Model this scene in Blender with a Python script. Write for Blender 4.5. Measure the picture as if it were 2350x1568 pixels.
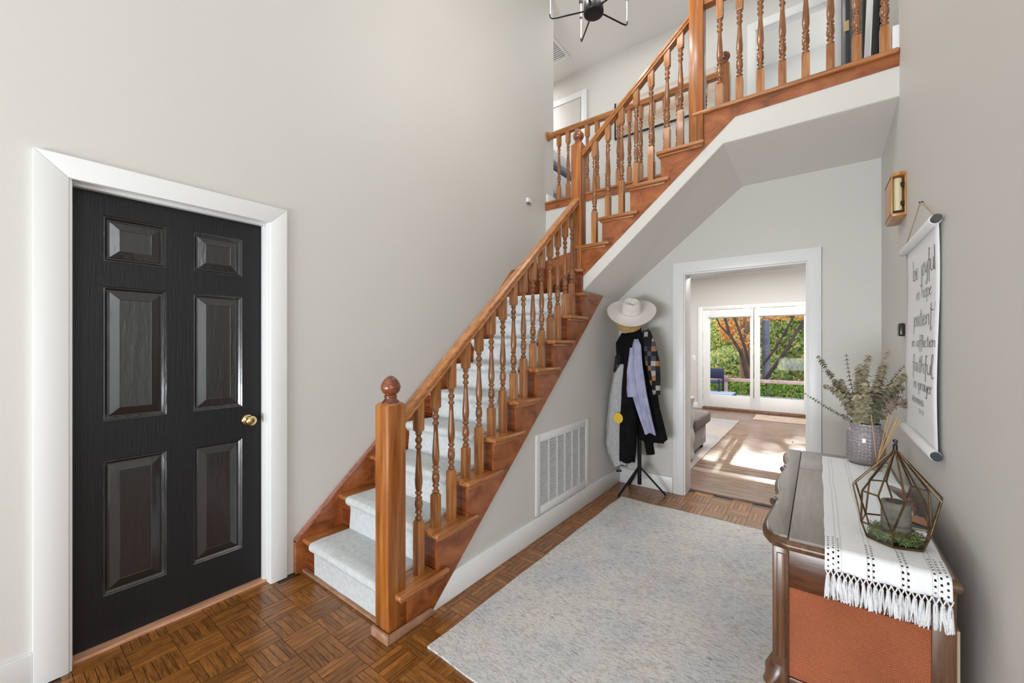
import bpy, bmesh, math, random
from mathutils import Vector, Matrix, noise as mnoise
random.seed(7)
PI = math.pi
R = math.radians
sc = bpy.context.scene
COL = sc.collection
for o in list(bpy.data.objects): bpy.data.objects.remove(o)

# ------------------------------------------------------------------ camera, world, lights, exposure
cd = bpy.data.cameras.new('camera'); cam = bpy.data.objects.new('camera', cd); COL.objects.link(cam)
cd.sensor_width = 36.0; cd.lens = 925.9/2350*36.0; cd.shift_y = 4.5/2350; cd.clip_start = .02; cd.clip_end = 200
cam.location = (0, 0, 1.358); cam.rotation_euler = (R(90), 0, R(37.2-90))
sc.camera = cam
sc.view_settings.view_transform = 'Standard'; sc.view_settings.look = 'None'
sc.view_settings.gamma = 1.0; sc.view_settings.use_curve_mapping = False
sc.view_settings.exposure = 0.28
w = bpy.data.worlds.new('sky'); sc.world = w; w.use_nodes = True
wn = w.node_tree.nodes; wl = w.node_tree.links
bg = wn['Background']; bg.inputs[0].default_value = (.80, .89, 1.0, 1); bg.inputs[1].default_value = 1.9

YR0 = -.352
def lamp(name, kind, loc, rot, power, color=(1, 1, 1), size=1.0, size_y=None):
    l = bpy.data.lights.new(name, kind); l.energy = power; l.color = color
    if kind == 'AREA':
        l.shape = 'RECTANGLE'; l.size = size; l.size_y = size_y or size
    elif kind == 'SUN': l.angle = size
    else: l.shadow_soft_size = size
    o = bpy.data.objects.new(name, l); COL.objects.link(o); o.location = loc; o.rotation_euler = rot
    return o
def lamp_dir(o, d): o.rotation_euler = Vector(d).to_track_quat('-Z', 'Y').to_euler()
sun = lamp('sun', 'SUN', (20, 0, 12), (0, 0, 0), 8.0, (1, .93, .84), R(.8)); lamp_dir(sun, (-1, -.03, -.46))
LP = dict(chand=40, front_low=8, front_up=3, front_tilt=186, side_low=34, side_high=26, hall=8, sitting=134, corridor=20, ceiling=5, bedroom=2, floor=26)
# area lamps added as fill behind the camera, against solid walls with no windows
DAY = (.90, .955, 1)
lamp_dir(lamp('front_fill_low', 'AREA', (-3.93, 1.3, 1.3), (0, 0, 0), LP['front_low'], DAY, 2.1, 2.0), (1, 0, 0))
lamp_dir(lamp('front_fill_high', 'AREA', (-3.93, 0, 4.0), (0, 0, 0), LP['front_up'], DAY, 4.4, 2.0), (1, 0, 0))
lamp_dir(lamp('front_fill_upward', 'AREA', (-3.85, 1.1, .45), (0, 0, 0), LP['front_tilt'], DAY, 2.4, .7), (1, 0, .6))  # added fill tilted upward to brighten the soffits
lamp_dir(lamp('side_fill_low', 'AREA', (-1.4, -2.52, 1.3), (0, 0, 0), LP['side_low'], DAY, 4.0, 2.0), (0, 1, 0))
lamp_dir(lamp('side_panel_high', 'AREA', (-2.0, -2.52, 2.9), (0, 0, 0), LP['side_high'], DAY, 1.3, 1.3), (0, 1, 0))  # added panel, placed where the door bevels reflect it
lamp_dir(lamp('entry_floor_fill', 'AREA', (-2.4, 0, .03), (0, 0, 0), LP['floor'], (1, .98, .95), 2.6, 2.6), (0, 0, 1))  # added upward fill at floor level, no sun patch there
# area lamps added to brighten upper hall, sitting room, bedroom and foyer
lamp('upper_hall_fill', 'AREA', (4.6, 1.2, 5.36), (0, 0, 0), LP['hall'], (1, .98, .95), .8, 2.4)
lamp('sitting_room_fill', 'AREA', (6.6, .8, 2.78), (0, 0, 0), LP['sitting'], (1, .99, .97), 3.0, 3.0)
lamp('upper_corridor_fill', 'AREA', (4.7, 4.0, 5.36), (0, 0, 0), LP['corridor'], (1, .98, .96), .8, 1.2)
lamp('foyer_fill', 'AREA', (-1.2, .4, 5.37), (0, 0, 0), LP['ceiling'], (1, .98, .96), 3.0, 3.0)
lamp('bedroom_fill', 'AREA', (6.2, .4, 5.36), (0, 0, 0), LP['bedroom'], (1, .98, .96), .8, .8)

# ------------------------------------------------------------------ materials
def lin(c):
    c = c/255.0
    return c/12.92 if c <= .04045 else ((c+.055)/1.055)**2.4
def rgb(r, g, b): return (lin(r), lin(g), lin(b), 1)
MATS = {}
def newmat(name):
    m = bpy.data.materials.new(name); m.use_nodes = True; MATS[name] = m
    return m, m.node_tree.nodes, m.node_tree.links, m.node_tree.nodes['Principled BSDF']
def mat(name, c, rough=.6, metal=0, bump=0, bscale=80, c2=None, cscale=8, spec=.5, stretch=None, coat=0, detail=4):
    """plain colour with a little procedural variation and fine relief"""
    m, n, l, p = newmat(name)
    p.inputs['Base Color'].default_value = c; p.inputs['Roughness'].default_value = rough
    p.inputs['Metallic'].default_value = metal; p.inputs['Specular IOR Level'].default_value = spec
    p.inputs['Coat Weight'].default_value = coat
    tc = n.new('ShaderNodeTexCoord'); mp = n.new('ShaderNodeMapping'); l.new(tc.outputs['Object'], mp.inputs[0])
    if stretch: mp.inputs['Scale'].default_value = stretch
    if c2:
        t = n.new('ShaderNodeTexNoise'); t.inputs['Scale'].default_value = cscale; t.inputs['Detail'].default_value = detail
        l.new(mp.outputs[0], t.inputs['Vector'])
        r = n.new('ShaderNodeValToRGB'); r.color_ramp.elements[0].position = .35; r.color_ramp.elements[1].position = .65
        r.color_ramp.elements[0].color = c; r.color_ramp.elements[1].color = c2
        l.new(t.outputs['Fac'], r.inputs[0]); l.new(r.outputs[0], p.inputs['Base Color'])
    if bump:
        t = n.new('ShaderNodeTexNoise'); t.inputs['Scale'].default_value = bscale; t.inputs['Detail'].default_value = 3
        l.new(mp.outputs[0], t.inputs['Vector'])
        b = n.new('ShaderNodeBump'); b.inputs['Strength'].default_value = bump; b.inputs['Distance'].default_value = .004
        l.new(t.outputs['Fac'], b.inputs['Height']); l.new(b.outputs[0], p.inputs['Normal'])
    return m
def wood(name, dark, mid, light, stretch, scale=1.0, rough=.33, bump=.12, coat=.25, rand=.0, uv=False):
    m, n, l, p = newmat(name)
    p.inputs['Roughness'].default_value = rough; p.inputs['Coat Weight'].default_value = coat; p.inputs['Coat Roughness'].default_value = .2
    tc = n.new('ShaderNodeTexCoord'); mp = n.new('ShaderNodeMapping'); mp.inputs['Scale'].default_value = [s*scale for s in stretch]
    l.new(tc.outputs['UV' if uv else 'Object'], mp.inputs[0])
    oi = n.new('ShaderNodeObjectInfo'); gi = n.new('ShaderNodeNewGeometry')
    ad = n.new('ShaderNodeMath'); ad.operation = 'ADD'; l.new(oi.outputs['Random'], ad.inputs[0]); l.new(gi.outputs['Random Per Island'], ad.inputs[1])
    fr = n.new('ShaderNodeMath'); fr.operation = 'FRACT'; l.new(ad.outputs[0], fr.inputs[0])
    off = n.new('ShaderNodeVectorMath'); off.operation = 'SCALE'; off.inputs[0].default_value = (13.1, 7.7, 5.3); l.new(fr.outputs[0], off.inputs['Scale'])
    va = n.new('ShaderNodeVectorMath'); va.operation = 'ADD'; l.new(mp.outputs[0], va.inputs[0]); l.new(off.outputs[0], va.inputs[1])
    t = n.new('ShaderNodeTexNoise'); t.inputs['Scale'].default_value = 1.0; t.inputs['Detail'].default_value = 6; t.inputs['Roughness'].default_value = .6; t.inputs['Distortion'].default_value = .6
    l.new(va.outputs[0], t.inputs['Vector'])
    r = n.new('ShaderNodeValToRGB'); e = r.color_ramp.elements
    e[0].position = .30; e[0].color = dark; e[1].position = .72; e[1].color = light
    x = e.new(.5); x.color = mid
    l.new(t.outputs['Fac'], r.inputs[0])
    out = r.outputs[0]
    if rand:
        hs = n.new('ShaderNodeHueSaturation'); mr = n.new('ShaderNodeMapRange')
        mr.inputs['To Min'].default_value = 1-rand; mr.inputs['To Max'].default_value = 1+rand
        l.new(fr.outputs[0], mr.inputs[0]); l.new(mr.outputs[0], hs.inputs['Value']); l.new(out, hs.inputs['Color']); out = hs.outputs[0]
    l.new(out, p.inputs['Base Color'])
    b = n.new('ShaderNodeBump'); b.inputs['Strength'].default_value = bump; b.inputs['Distance'].default_value = .003
    l.new(t.outputs['Fac'], b.inputs['Height']); l.new(b.outputs[0], p.inputs['Normal'])
    return m
def glassmat(name, tint=(1, 1, 1, 1), gloss=.10, rough=.02):
    m, n, l, p = newmat(name); n.remove(p)
    tr = n.new('ShaderNodeBsdfTransparent'); tr.inputs[0].default_value = tint
    gl = n.new('ShaderNodeBsdfGlossy'); gl.inputs['Roughness'].default_value = rough
    fr = n.new('ShaderNodeLayerWeight'); fr.inputs[0].default_value = .25
    mu = n.new('ShaderNodeMath'); mu.operation = 'MULTIPLY'; mu.inputs[1].default_value = gloss*3; l.new(fr.outputs['Fresnel'], mu.inputs[0])
    mx = n.new('ShaderNodeMixShader'); l.new(mu.outputs[0], mx.inputs[0]); l.new(tr.outputs[0], mx.inputs[1]); l.new(gl.outputs[0], mx.inputs[2])
    l.new(mx.outputs[0], n['Material Output'].inputs[0])
    return m
WALL = mat('wall_paint', rgb(211, 209, 204), .55, bump=.06, bscale=260)
WALLR = WALL
CEIL = mat('ceiling_paint', rgb(228, 225, 220), .7, bump=.1, bscale=200)
WHITE = mat('white_trim_paint', rgb(233, 234, 234), .35, bump=.03, bscale=60)
WHITE2 = mat('white_metal_paint', rgb(232, 232, 233), .4)
BLACKDOOR = mat('black_door_paint', rgb(27, 28, 30), .42, bump=.35, bscale=16, stretch=(12, 12, .6), spec=.35)
W_TREAD = wood('stair_wood', rgb(122, 72, 34), rgb(170, 108, 58), rgb(196, 136, 82), (4, 60, 60), 1, .3)
W_TREADY = wood('stair_wood_cross', rgb(118, 70, 34), rgb(164, 104, 56), rgb(192, 132, 80), (60, 4, 60), 1, .3)
W_STRING = wood('stringer_wood', rgb(110, 56, 24), rgb(154, 86, 44), rgb(178, 110, 62), (14, 14, 22), .55, .32)
W_RISER = wood('riser_wood', rgb(84, 38, 18), rgb(120, 60, 30), rgb(142, 82, 44), (10, 4, 60), 1, .25)
W_POST = wood('post_wood', rgb(110, 60, 20), rgb(154, 90, 38), rgb(184, 120, 60), (34, 34, 2.2), 1, .3)
W_BAL = wood('baluster_wood', rgb(124, 76, 36), rgb(166, 108, 60), rgb(194, 140, 90), (60, 60, 5), 1, .28, rand=.13)
W_BALD = wood('turned_wood', rgb(86, 50, 24), rgb(138, 86, 46), rgb(172, 116, 70), (60, 60, 5), 1, .22, coat=.5)
W_RAIL = wood('handrail_wood', rgb(140, 84, 42), rgb(180, 118, 68), rgb(204, 146, 96), (5, 50, 30), 1, .3)
W_RAILY = wood('handrail_wood_cross', rgb(128, 78, 38), rgb(166, 106, 56), rgb(194, 136, 80), (50, 5, 30), 1, .3)
W_BALL = wood('finial_wood', rgb(70, 28, 14), rgb(118, 58, 30), rgb(150, 84, 48), (20, 20, 8), 1, .18, coat=.7)
W_PARQ = wood('parquet_wood', rgb(92, 54, 22), rgb(140, 89, 40), rgb(168, 114, 58), (14, 120, 1), 1, .3, bump=.06, coat=.2, rand=.26, uv=True)
W_PLANK = wood('worn_plank_wood', rgb(78, 54, 44), rgb(122, 94, 80), rgb(146, 118, 104), (30, 5, 1), 1, .32, bump=.5, coat=.2, rand=.08)
W_CONS = wood('walnut_console_wood', rgb(48, 24, 14), rgb(82, 46, 26), rgb(110, 66, 40), (8, 8, 60), 1, .3)
W_CONSV = wood('walnut_console_post', rgb(62, 38, 24), rgb(94, 62, 40), rgb(118, 82, 54), (50, 50, 4), 1, .3)
W_CONTOP = wood('faded_console_top', rgb(116, 110, 102), rgb(126, 120, 112), rgb(136, 130, 122), (6, 50, 10), 1, .5, bump=.03, coat=0)
W_CHIME = wood('honey_oak', rgb(150, 96, 44), rgb(188, 132, 70), rgb(206, 154, 92), (40, 40, 6), 1, .35)
W_DECK = wood('deck_wood', rgb(150, 110, 104), rgb(196, 160, 154), rgb(214, 184, 178), (30, 3, 3), 1, .7)
BARK = mat('bark', rgb(96, 74, 60), .9, bump=.8, bscale=12, c2=rgb(140, 104, 78), cscale=5, stretch=(1, 1, .3))
BARK2 = mat('dark_bark', rgb(52, 40, 38), .9, bump=.8, bscale=12, c2=rgb(84, 62, 56), cscale=5)
BARK3 = mat('grey_bark', rgb(92, 94, 112), .9, bump=.8, bscale=12, c2=rgb(120, 120, 136), cscale=5)
FLOORDARK = mat('floor_joint', rgb(72, 44, 22), .5)
BLACK = mat('black_metal', rgb(24, 24, 26), .35, spec=.4)
BRASS = mat('brass', rgb(214, 190, 140), .22, metal=1)
BRONZE = mat('antique_brass', rgb(122, 98, 66), .35, metal=.85, c2=rgb(84, 70, 54), cscale=40)
CREAM = mat('cream_tube', rgb(214, 204, 166), .35)
SHOE = mat('faded_shoe_molding', rgb(150, 108, 82), .5, c2=rgb(176, 136, 110), cscale=20)
GLASS = glassmat('clear_glass', (.97, .98, .98, 1), .04)
WINGLASS = glassmat('window_glass', (.98, .99, 1, 1), .06)
def cloth(name, c, c2, scale=60, bump=.4, rough=.95):
    return mat(name, c, rough, bump=bump, bscale=scale*6, c2=c2, cscale=scale, spec=.15)
CARPET = mat('stair_carpet_pile', rgb(208, 212, 214), .95, bump=.9, bscale=420, c2=rgb(223, 226, 227), cscale=40, spec=.1, detail=8)
SOFAG = cloth('grey_upholstery', rgb(138, 136, 136), rgb(156, 154, 153), 40)
SOFAD = cloth('dark_cushion', rgb(104, 98, 96), rgb(122, 114, 110), 40)
LINEN = cloth('white_runner_weave', rgb(206, 206, 206), rgb(224, 224, 224), 120, .5)
TASSEL = cloth('white_cotton_yarn', rgb(236, 238, 242), rgb(246, 248, 250), 90, .8)
PAPER = mat('scroll_canvas', rgb(238, 239, 241), .8, bump=.05, bscale=300)
INK = mat('ink', rgb(34, 34, 36), .7)
HATW = cloth('cream_felt', rgb(218, 211, 206), rgb(224, 218, 213), 8, .08)
HATB = cloth('hat_band', rgb(182, 174, 168), rgb(190, 184, 178), 20, .15)
STRAW = cloth('straw', rgb(176, 142, 90), rgb(206, 176, 124), 60, .8)
FBLACK = cloth('black_fabric', rgb(14, 14, 16), rgb(22, 21, 24), 12, .3)
FHEATH = cloth('heather_fabric', rgb(160, 161, 162), rgb(186, 187, 188), 90, .3)
FLAV = cloth('lavender_fabric', rgb(150, 152, 182), rgb(172, 174, 202), 12, .3)
YELLOW = mat('yellow_print', rgb(222, 186, 60), .8); REDP = mat('red_print', rgb(150, 50, 30), .8)
CONCRETE = mat('grey_stone_candle', rgb(92, 90, 80), .8, bump=.3, bscale=60, c2=rgb(122, 118, 108), cscale=26)
MOSS = mat('moss', rgb(74, 96, 48), .9, c2=rgb(128, 150, 86), cscale=90)
NAVY = mat('navy_plastic', rgb(40, 44, 74), .4)
REED = mat('reed', rgb(214, 172, 108), .6)
AMBER = glassmat('pale_oil_glass', (.9, .86, .78, 1), .16)
LEAFD = mat('dried_leaf', rgb(130, 120, 94), .8, c2=rgb(196, 186, 158), cscale=60)
LEAFG = mat('dried_green_leaf', rgb(104, 106, 84), .8, c2=rgb(150, 148, 124), cscale=60)
LEAFP = mat('dried_pink_leaf', rgb(176, 154, 138), .8, c2=rgb(204, 186, 172), cscale=60)
TWIG = mat('twig', rgb(92, 74, 52), .8)
CHAIRN = NAVY
def vase_mat():
    m, n, l, p = newmat('mauve_hobnail_glass')
    p.inputs['Base Color'].default_value = rgb(128, 120, 124); p.inputs['Roughness'].default_value = .15; p.inputs['Coat Weight'].default_value = .6
    tc = n.new('ShaderNodeTexCoord'); v = n.new('ShaderNodeTexVoronoi'); v.inputs['Scale'].default_value = 62; v.inputs['Randomness'].default_value = .25
    l.new(tc.outputs['Object'], v.inputs['Vector'])
    b = n.new('ShaderNodeBump'); b.inputs['Strength'].default_value = .9; b.inputs['Distance'].default_value = .006; b.invert = True
    l.new(v.outputs['Distance'], b.inputs['Height']); l.new(b.outputs[0], p.inputs['Normal'])
    r = n.new('ShaderNodeValToRGB'); r.color_ramp.elements[0].color = rgb(178, 172, 175); r.color_ramp.elements[1].color = rgb(146, 139, 143)
    r.color_ramp.elements[1].position = .5
    l.new(v.outputs['Distance'], r.inputs[0]); l.new(r.outputs[0], p.inputs['Base Color'])
    return m
VASE = vase_mat()
def grille_mat():
    m, n, l, p = newmat('orange_grille_cloth'); p.inputs['Roughness'].default_value = .85
    tc = n.new('ShaderNodeTexCoord')
    outs = []
    for ang in (.62, -.95):
        mp = n.new('ShaderNodeMapping'); mp.inputs['Rotation'].default_value = (ang, 0, 0); l.new(tc.outputs['Object'], mp.inputs[0])
        wv = n.new('ShaderNodeTexWave'); wv.bands_direction = 'Y'; wv.inputs['Scale'].default_value = 70 if ang > 0 else 80; wv.inputs['Distortion'].default_value = 1.2
        wv.inputs['Detail'].default_value = 2; wv.inputs['Detail Scale'].default_value = 6
        l.new(mp.outputs[0], wv.inputs['Vector']); outs.append(wv.outputs['Fac'])
    mul = n.new('ShaderNodeMath'); mul.operation = 'MULTIPLY'; l.new(outs[0], mul.inputs[0]); l.new(outs[1], mul.inputs[1])
    r = n.new('ShaderNodeValToRGB'); e = r.color_ramp.elements
    e[0].color = rgb(134, 66, 36); e[1].color = rgb(222, 146, 104); x = e.new(.3); x.color = rgb(184, 100, 62)
    l.new(mul.outputs[0], r.inputs[0])
    ns = n.new('ShaderNodeTexNoise'); ns.inputs['Scale'].default_value = 7; l.new(tc.outputs['Object'], ns.inputs['Vector'])
    mx = n.new('ShaderNodeMix'); mx.data_type = 'RGBA'; mx.blend_type = 'MULTIPLY'; mx.inputs[0].default_value = .35
    l.new(r.outputs[0], mx.inputs[6]); l.new(ns.outputs['Fac'], mx.inputs[7]); l.new(mx.outputs[2], p.inputs['Base Color'])
    b = n.new('ShaderNodeBump'); b.inputs['Strength'].default_value = .5; b.inputs['Distance'].default_value = .002
    l.new(mul.outputs[0], b.inputs['Height']); l.new(b.outputs[0], p.inputs['Normal'])
    return m
GRILLE = grille_mat()
def rug_mat(name, base, dark, blue, rust, sc_=1.0):
    m, n, l, p = newmat(name); p.inputs['Roughness'].default_value = .95; p.inputs['Specular IOR Level'].default_value = .1
    tc = n.new('ShaderNodeTexCoord')
    def nz(scale, stretch, detail=5, dist=0, r=.6):
        mp = n.new('ShaderNodeMapping'); mp.inputs['Scale'].default_value = stretch; l.new(tc.outputs['Object'], mp.inputs[0])
        t = n.new('ShaderNodeTexNoise'); t.inputs['Scale'].default_value = scale; t.inputs['Detail'].default_value = detail; t.inputs['Distortion'].default_value = dist; t.inputs['Roughness'].default_value = r
        l.new(mp.outputs[0], t.inputs['Vector']); return t.outputs['Fac']
    def ramp(s, a, b_):
        r = n.new('ShaderNodeMapRange'); r.inputs[1].default_value = a; r.inputs[2].default_value = b_; l.new(s, r.inputs[0]); return r.outputs[0]
    def mixc(f, a, b_):
        mx = n.new('ShaderNodeMix'); mx.data_type = 'RGBA'; l.new(f, mx.inputs[0])
        for k, v in ((6, a), (7, b_)):
            if hasattr(v, 'is_linked'): l.new(v, mx.inputs[k])
            else: mx.inputs[k].default_value = v
        return mx.outputs[2]
    def mulf(a, b_):
        q = n.new('ShaderNodeMath'); q.operation = 'MULTIPLY'; l.new(a, q.inputs[0])
        if hasattr(b_, 'is_linked'): l.new(b_, q.inputs[1])
        else: q.inputs[1].default_value = b_
        return q.outputs[0]
    c = mixc(ramp(nz(2.3*sc_, (1, 1, 1), 3), .42, .62), base, blue)
    c = mixc(mulf(ramp(nz(4*sc_, (1, 1, 1), 4, 1.5), .56, .70), .2), c, rust)
    streak = ramp(nz(26*sc_, (3.2, .9, 1), 6, .3, .75), .52, .74)
    patch = ramp(nz(5*sc_, (1, 1, 1), 4, 2.0), .36, .62)
    c = mixc(mulf(ramp(nz(60*sc_, (2.8, .7, 1), 4, .4, .7), .48, .66), .5), c, dark)
    c = mixc(mulf(mulf(streak, patch), .95), c, dark)
    c = mixc(mulf(ramp(nz(140*sc_, (2.5, 1, 1), 2), .5, .7), .32), c, dark)
    l.new(c, p.inputs['Base Color'])
    b = n.new('ShaderNodeBump'); b.inputs['Strength'].default_value = .6; b.inputs['Distance'].default_value = .004
    l.new(nz(220*sc_, (1, 2, 1), 3), b.inputs['Height']); l.new(b.outputs[0], p.inputs['Normal'])
    return m
RUG = rug_mat('faded_rug', rgb(228, 226, 223), rgb(98, 96, 95), rgb(214, 216, 221), rgb(190, 156, 142))
RUG2 = rug_mat('sitting_room_rug', rgb(176, 166, 158), rgb(120, 112, 108), rgb(160, 160, 165), rgb(150, 128, 116))
RUG3 = rug_mat('door_mat', rgb(200, 186, 172), rgb(150, 118, 98), rgb(190, 170, 150), rgb(160, 128, 108), 2)
def checker_fabric(name, cols, sc_):
    m, n, l, p = newmat(name); p.inputs['Roughness'].default_value = .95
    tc = n.new('ShaderNodeTexCoord'); mp = n.new('ShaderNodeMapping'); mp.inputs['Scale'].default_value = (sc_*.1, sc_, sc_*.8)
    l.new(tc.outputs['Object'], mp.inputs[0])
    fl = n.new('ShaderNodeVectorMath'); fl.operation = 'FLOOR'; l.new(mp.outputs[0], fl.inputs[0])
    wh = n.new('ShaderNodeTexWhiteNoise'); l.new(fl.outputs[0], wh.inputs['Vector'])
    r = n.new('ShaderNodeValToRGB'); r.color_ramp.interpolation = 'CONSTANT'; e = r.color_ramp.elements
    e[0].position = 0; e[0].color = cols[0]; e[1].position = 1.0/len(cols); e[1].color = cols[1]
    for i, c in enumerate(cols[2:]): x = e.new((i+2)/len(cols)); x.color = c
    l.new(wh.outputs['Value'], r.inputs[0]); l.new(r.outputs[0], p.inputs['Base Color'])
    return m
PLAID = checker_fabric('plaid_flannel', [rgb(20, 20, 24), rgb(24, 24, 28), rgb(70, 74, 84), rgb(22, 22, 26), rgb(168, 164, 160), rgb(20, 20, 22), rgb(34, 34, 40), rgb(160, 112, 72)], 30)
def leafcloud_mat(name, cols):
    m, n, l, p = newmat(name); p.inputs['Roughness'].default_value = .8
    gi = n.new('ShaderNodeNewGeometry'); r = n.new('ShaderNodeValToRGB'); e = r.color_ramp.elements
    e[0].color = cols[0]; e[1].color = cols[-1]
    for i, c in enumerate(cols[1:-1]): x = e.new((i+1)/(len(cols)-1)); x.color = c
    l.new(gi.outputs['Random Per Island'], r.inputs[0]); l.new(r.outputs[0], p.inputs['Base Color'])
    tr = n.new('ShaderNodeBsdfTranslucent'); l.new(r.outputs[0], tr.inputs[0])
    mx = n.new('ShaderNodeMixShader'); mx.inputs[0].default_value = .6; l.new(p.outputs[0], mx.inputs[1]); l.new(tr.outputs[0], mx.inputs[2])
    l.new(mx.outputs[0], n['Material Output'].inputs[0]); return m
L_GREEN = leafcloud_mat('green_leaves', [rgb(120, 160, 110), rgb(206, 214, 130), rgb(246, 244, 186), rgb(248, 226, 130), rgb(170, 200, 150), rgb(110, 150, 120)])
L_ORANGE = leafcloud_mat('autumn_leaves', [rgb(224, 110, 66), rgb(240, 150, 90), rgb(236, 200, 120), rgb(206, 96, 60), rgb(226, 220, 140), rgb(244, 170, 100)])
L_DARK = leafcloud_mat('dark_hedge_leaves', [rgb(60, 96, 44), rgb(120, 160, 60), rgb(190, 214, 100), rgb(44, 66, 40)])
def runner_mat():
    """woven cloth with open-work rows near its end and sides (real gaps in the weave)"""
    m, n, l, p = newmat('openwork_linen'); p.inputs['Roughness'].default_value = .95; p.inputs['Specular IOR Level'].default_value = .15
    tc = n.new('ShaderNodeTexCoord'); sp = n.new('ShaderNodeSeparateXYZ'); l.new(tc.outputs['UV'], sp.inputs[0])
    def M(op, a, b=None, c=None):
        q = n.new('ShaderNodeMath'); q.operation = op
        for i, v in enumerate((a, b, c)):
            if v is None: continue
            if hasattr(v, 'is_linked'): l.new(v, q.inputs[i])
            else: q.inputs[i].default_value = v
        return q.outputs[0]
    u, v = sp.outputs[0], sp.outputs[1]      # u across 0..1 (m/.262), v along in metres from the fringe
    wv = n.new('ShaderNodeTexWave'); wv.inputs['Scale'].default_value = 90; mp = n.new('ShaderNodeMapping'); l.new(tc.outputs['UV'], mp.inputs[0]); l.new(mp.outputs[0], wv.inputs[0]); wv.bands_direction = 'Y'; wv.inputs['Distortion'].default_value = 2
    ck = n.new('ShaderNodeTexNoise'); ck.inputs['Scale'].default_value = 120; l.new(tc.outputs['Object'], ck.inputs['Vector'])
    r = n.new('ShaderNodeValToRGB'); r.color_ramp.elements[0].color = rgb(232, 235, 240); r.color_ramp.elements[1].color = rgb(246, 248, 250); l.new(ck.outputs['Fac'], r.inputs[0])
    # faint darker stripes along the length
    band = None
    for c in (.10, .145, .36, .40, .63, .67, .86, .9):
        d = M('LESS_THAN', M('ABSOLUTE', M('SUBTRACT', u, c)), .006); band = d if band is None else M('MAXIMUM', band, d)
    mx = n.new('ShaderNodeMix'); mx.data_type = 'RGBA'; l.new(M('MULTIPLY', band, .35), mx.inputs[0]); l.new(r.outputs[0], mx.inputs[6]); mx.inputs[7].default_value = rgb(160, 158, 154)
    l.new(mx.outputs[2], p.inputs['Base Color'])
    b = n.new('ShaderNodeBump'); b.inputs['Strength'].default_value = .5; b.inputs['Distance'].default_value = .002; l.new(ck.outputs['Fac'], b.inputs['Height']); l.new(b.outputs[0], p.inputs['Normal'])
    col = None
    for c in (.03, .075, .12, .37, .41, .64, .68, .88, .925, .97):
        inu = M('LESS_THAN', M('ABSOLUTE', M('SUBTRACT', u, c)), .009)
        ph = .0 if int(round(c*1000)) % 2 else .5
        fr = M('FRACT', M('ADD', M('MULTIPLY', v, 62), ph))
        h = M('MULTIPLY', inu, M('LESS_THAN', fr, .38)); col = h if col is None else M('MAXIMUM', col, h)
    lim = M('LESS_THAN', v, .15)
    hole = M('MULTIPLY', col, lim)
    tr = n.new('ShaderNodeBsdfTransparent'); ms = n.new('ShaderNodeMixShader'); l.new(hole, ms.inputs[0]); l.new(p.outputs[0], ms.inputs[1]); l.new(tr.outputs[0], ms.inputs[2])
    l.new(ms.outputs[0], n['Material Output'].inputs[0])
    return m
RUNNER = runner_mat()

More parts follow.
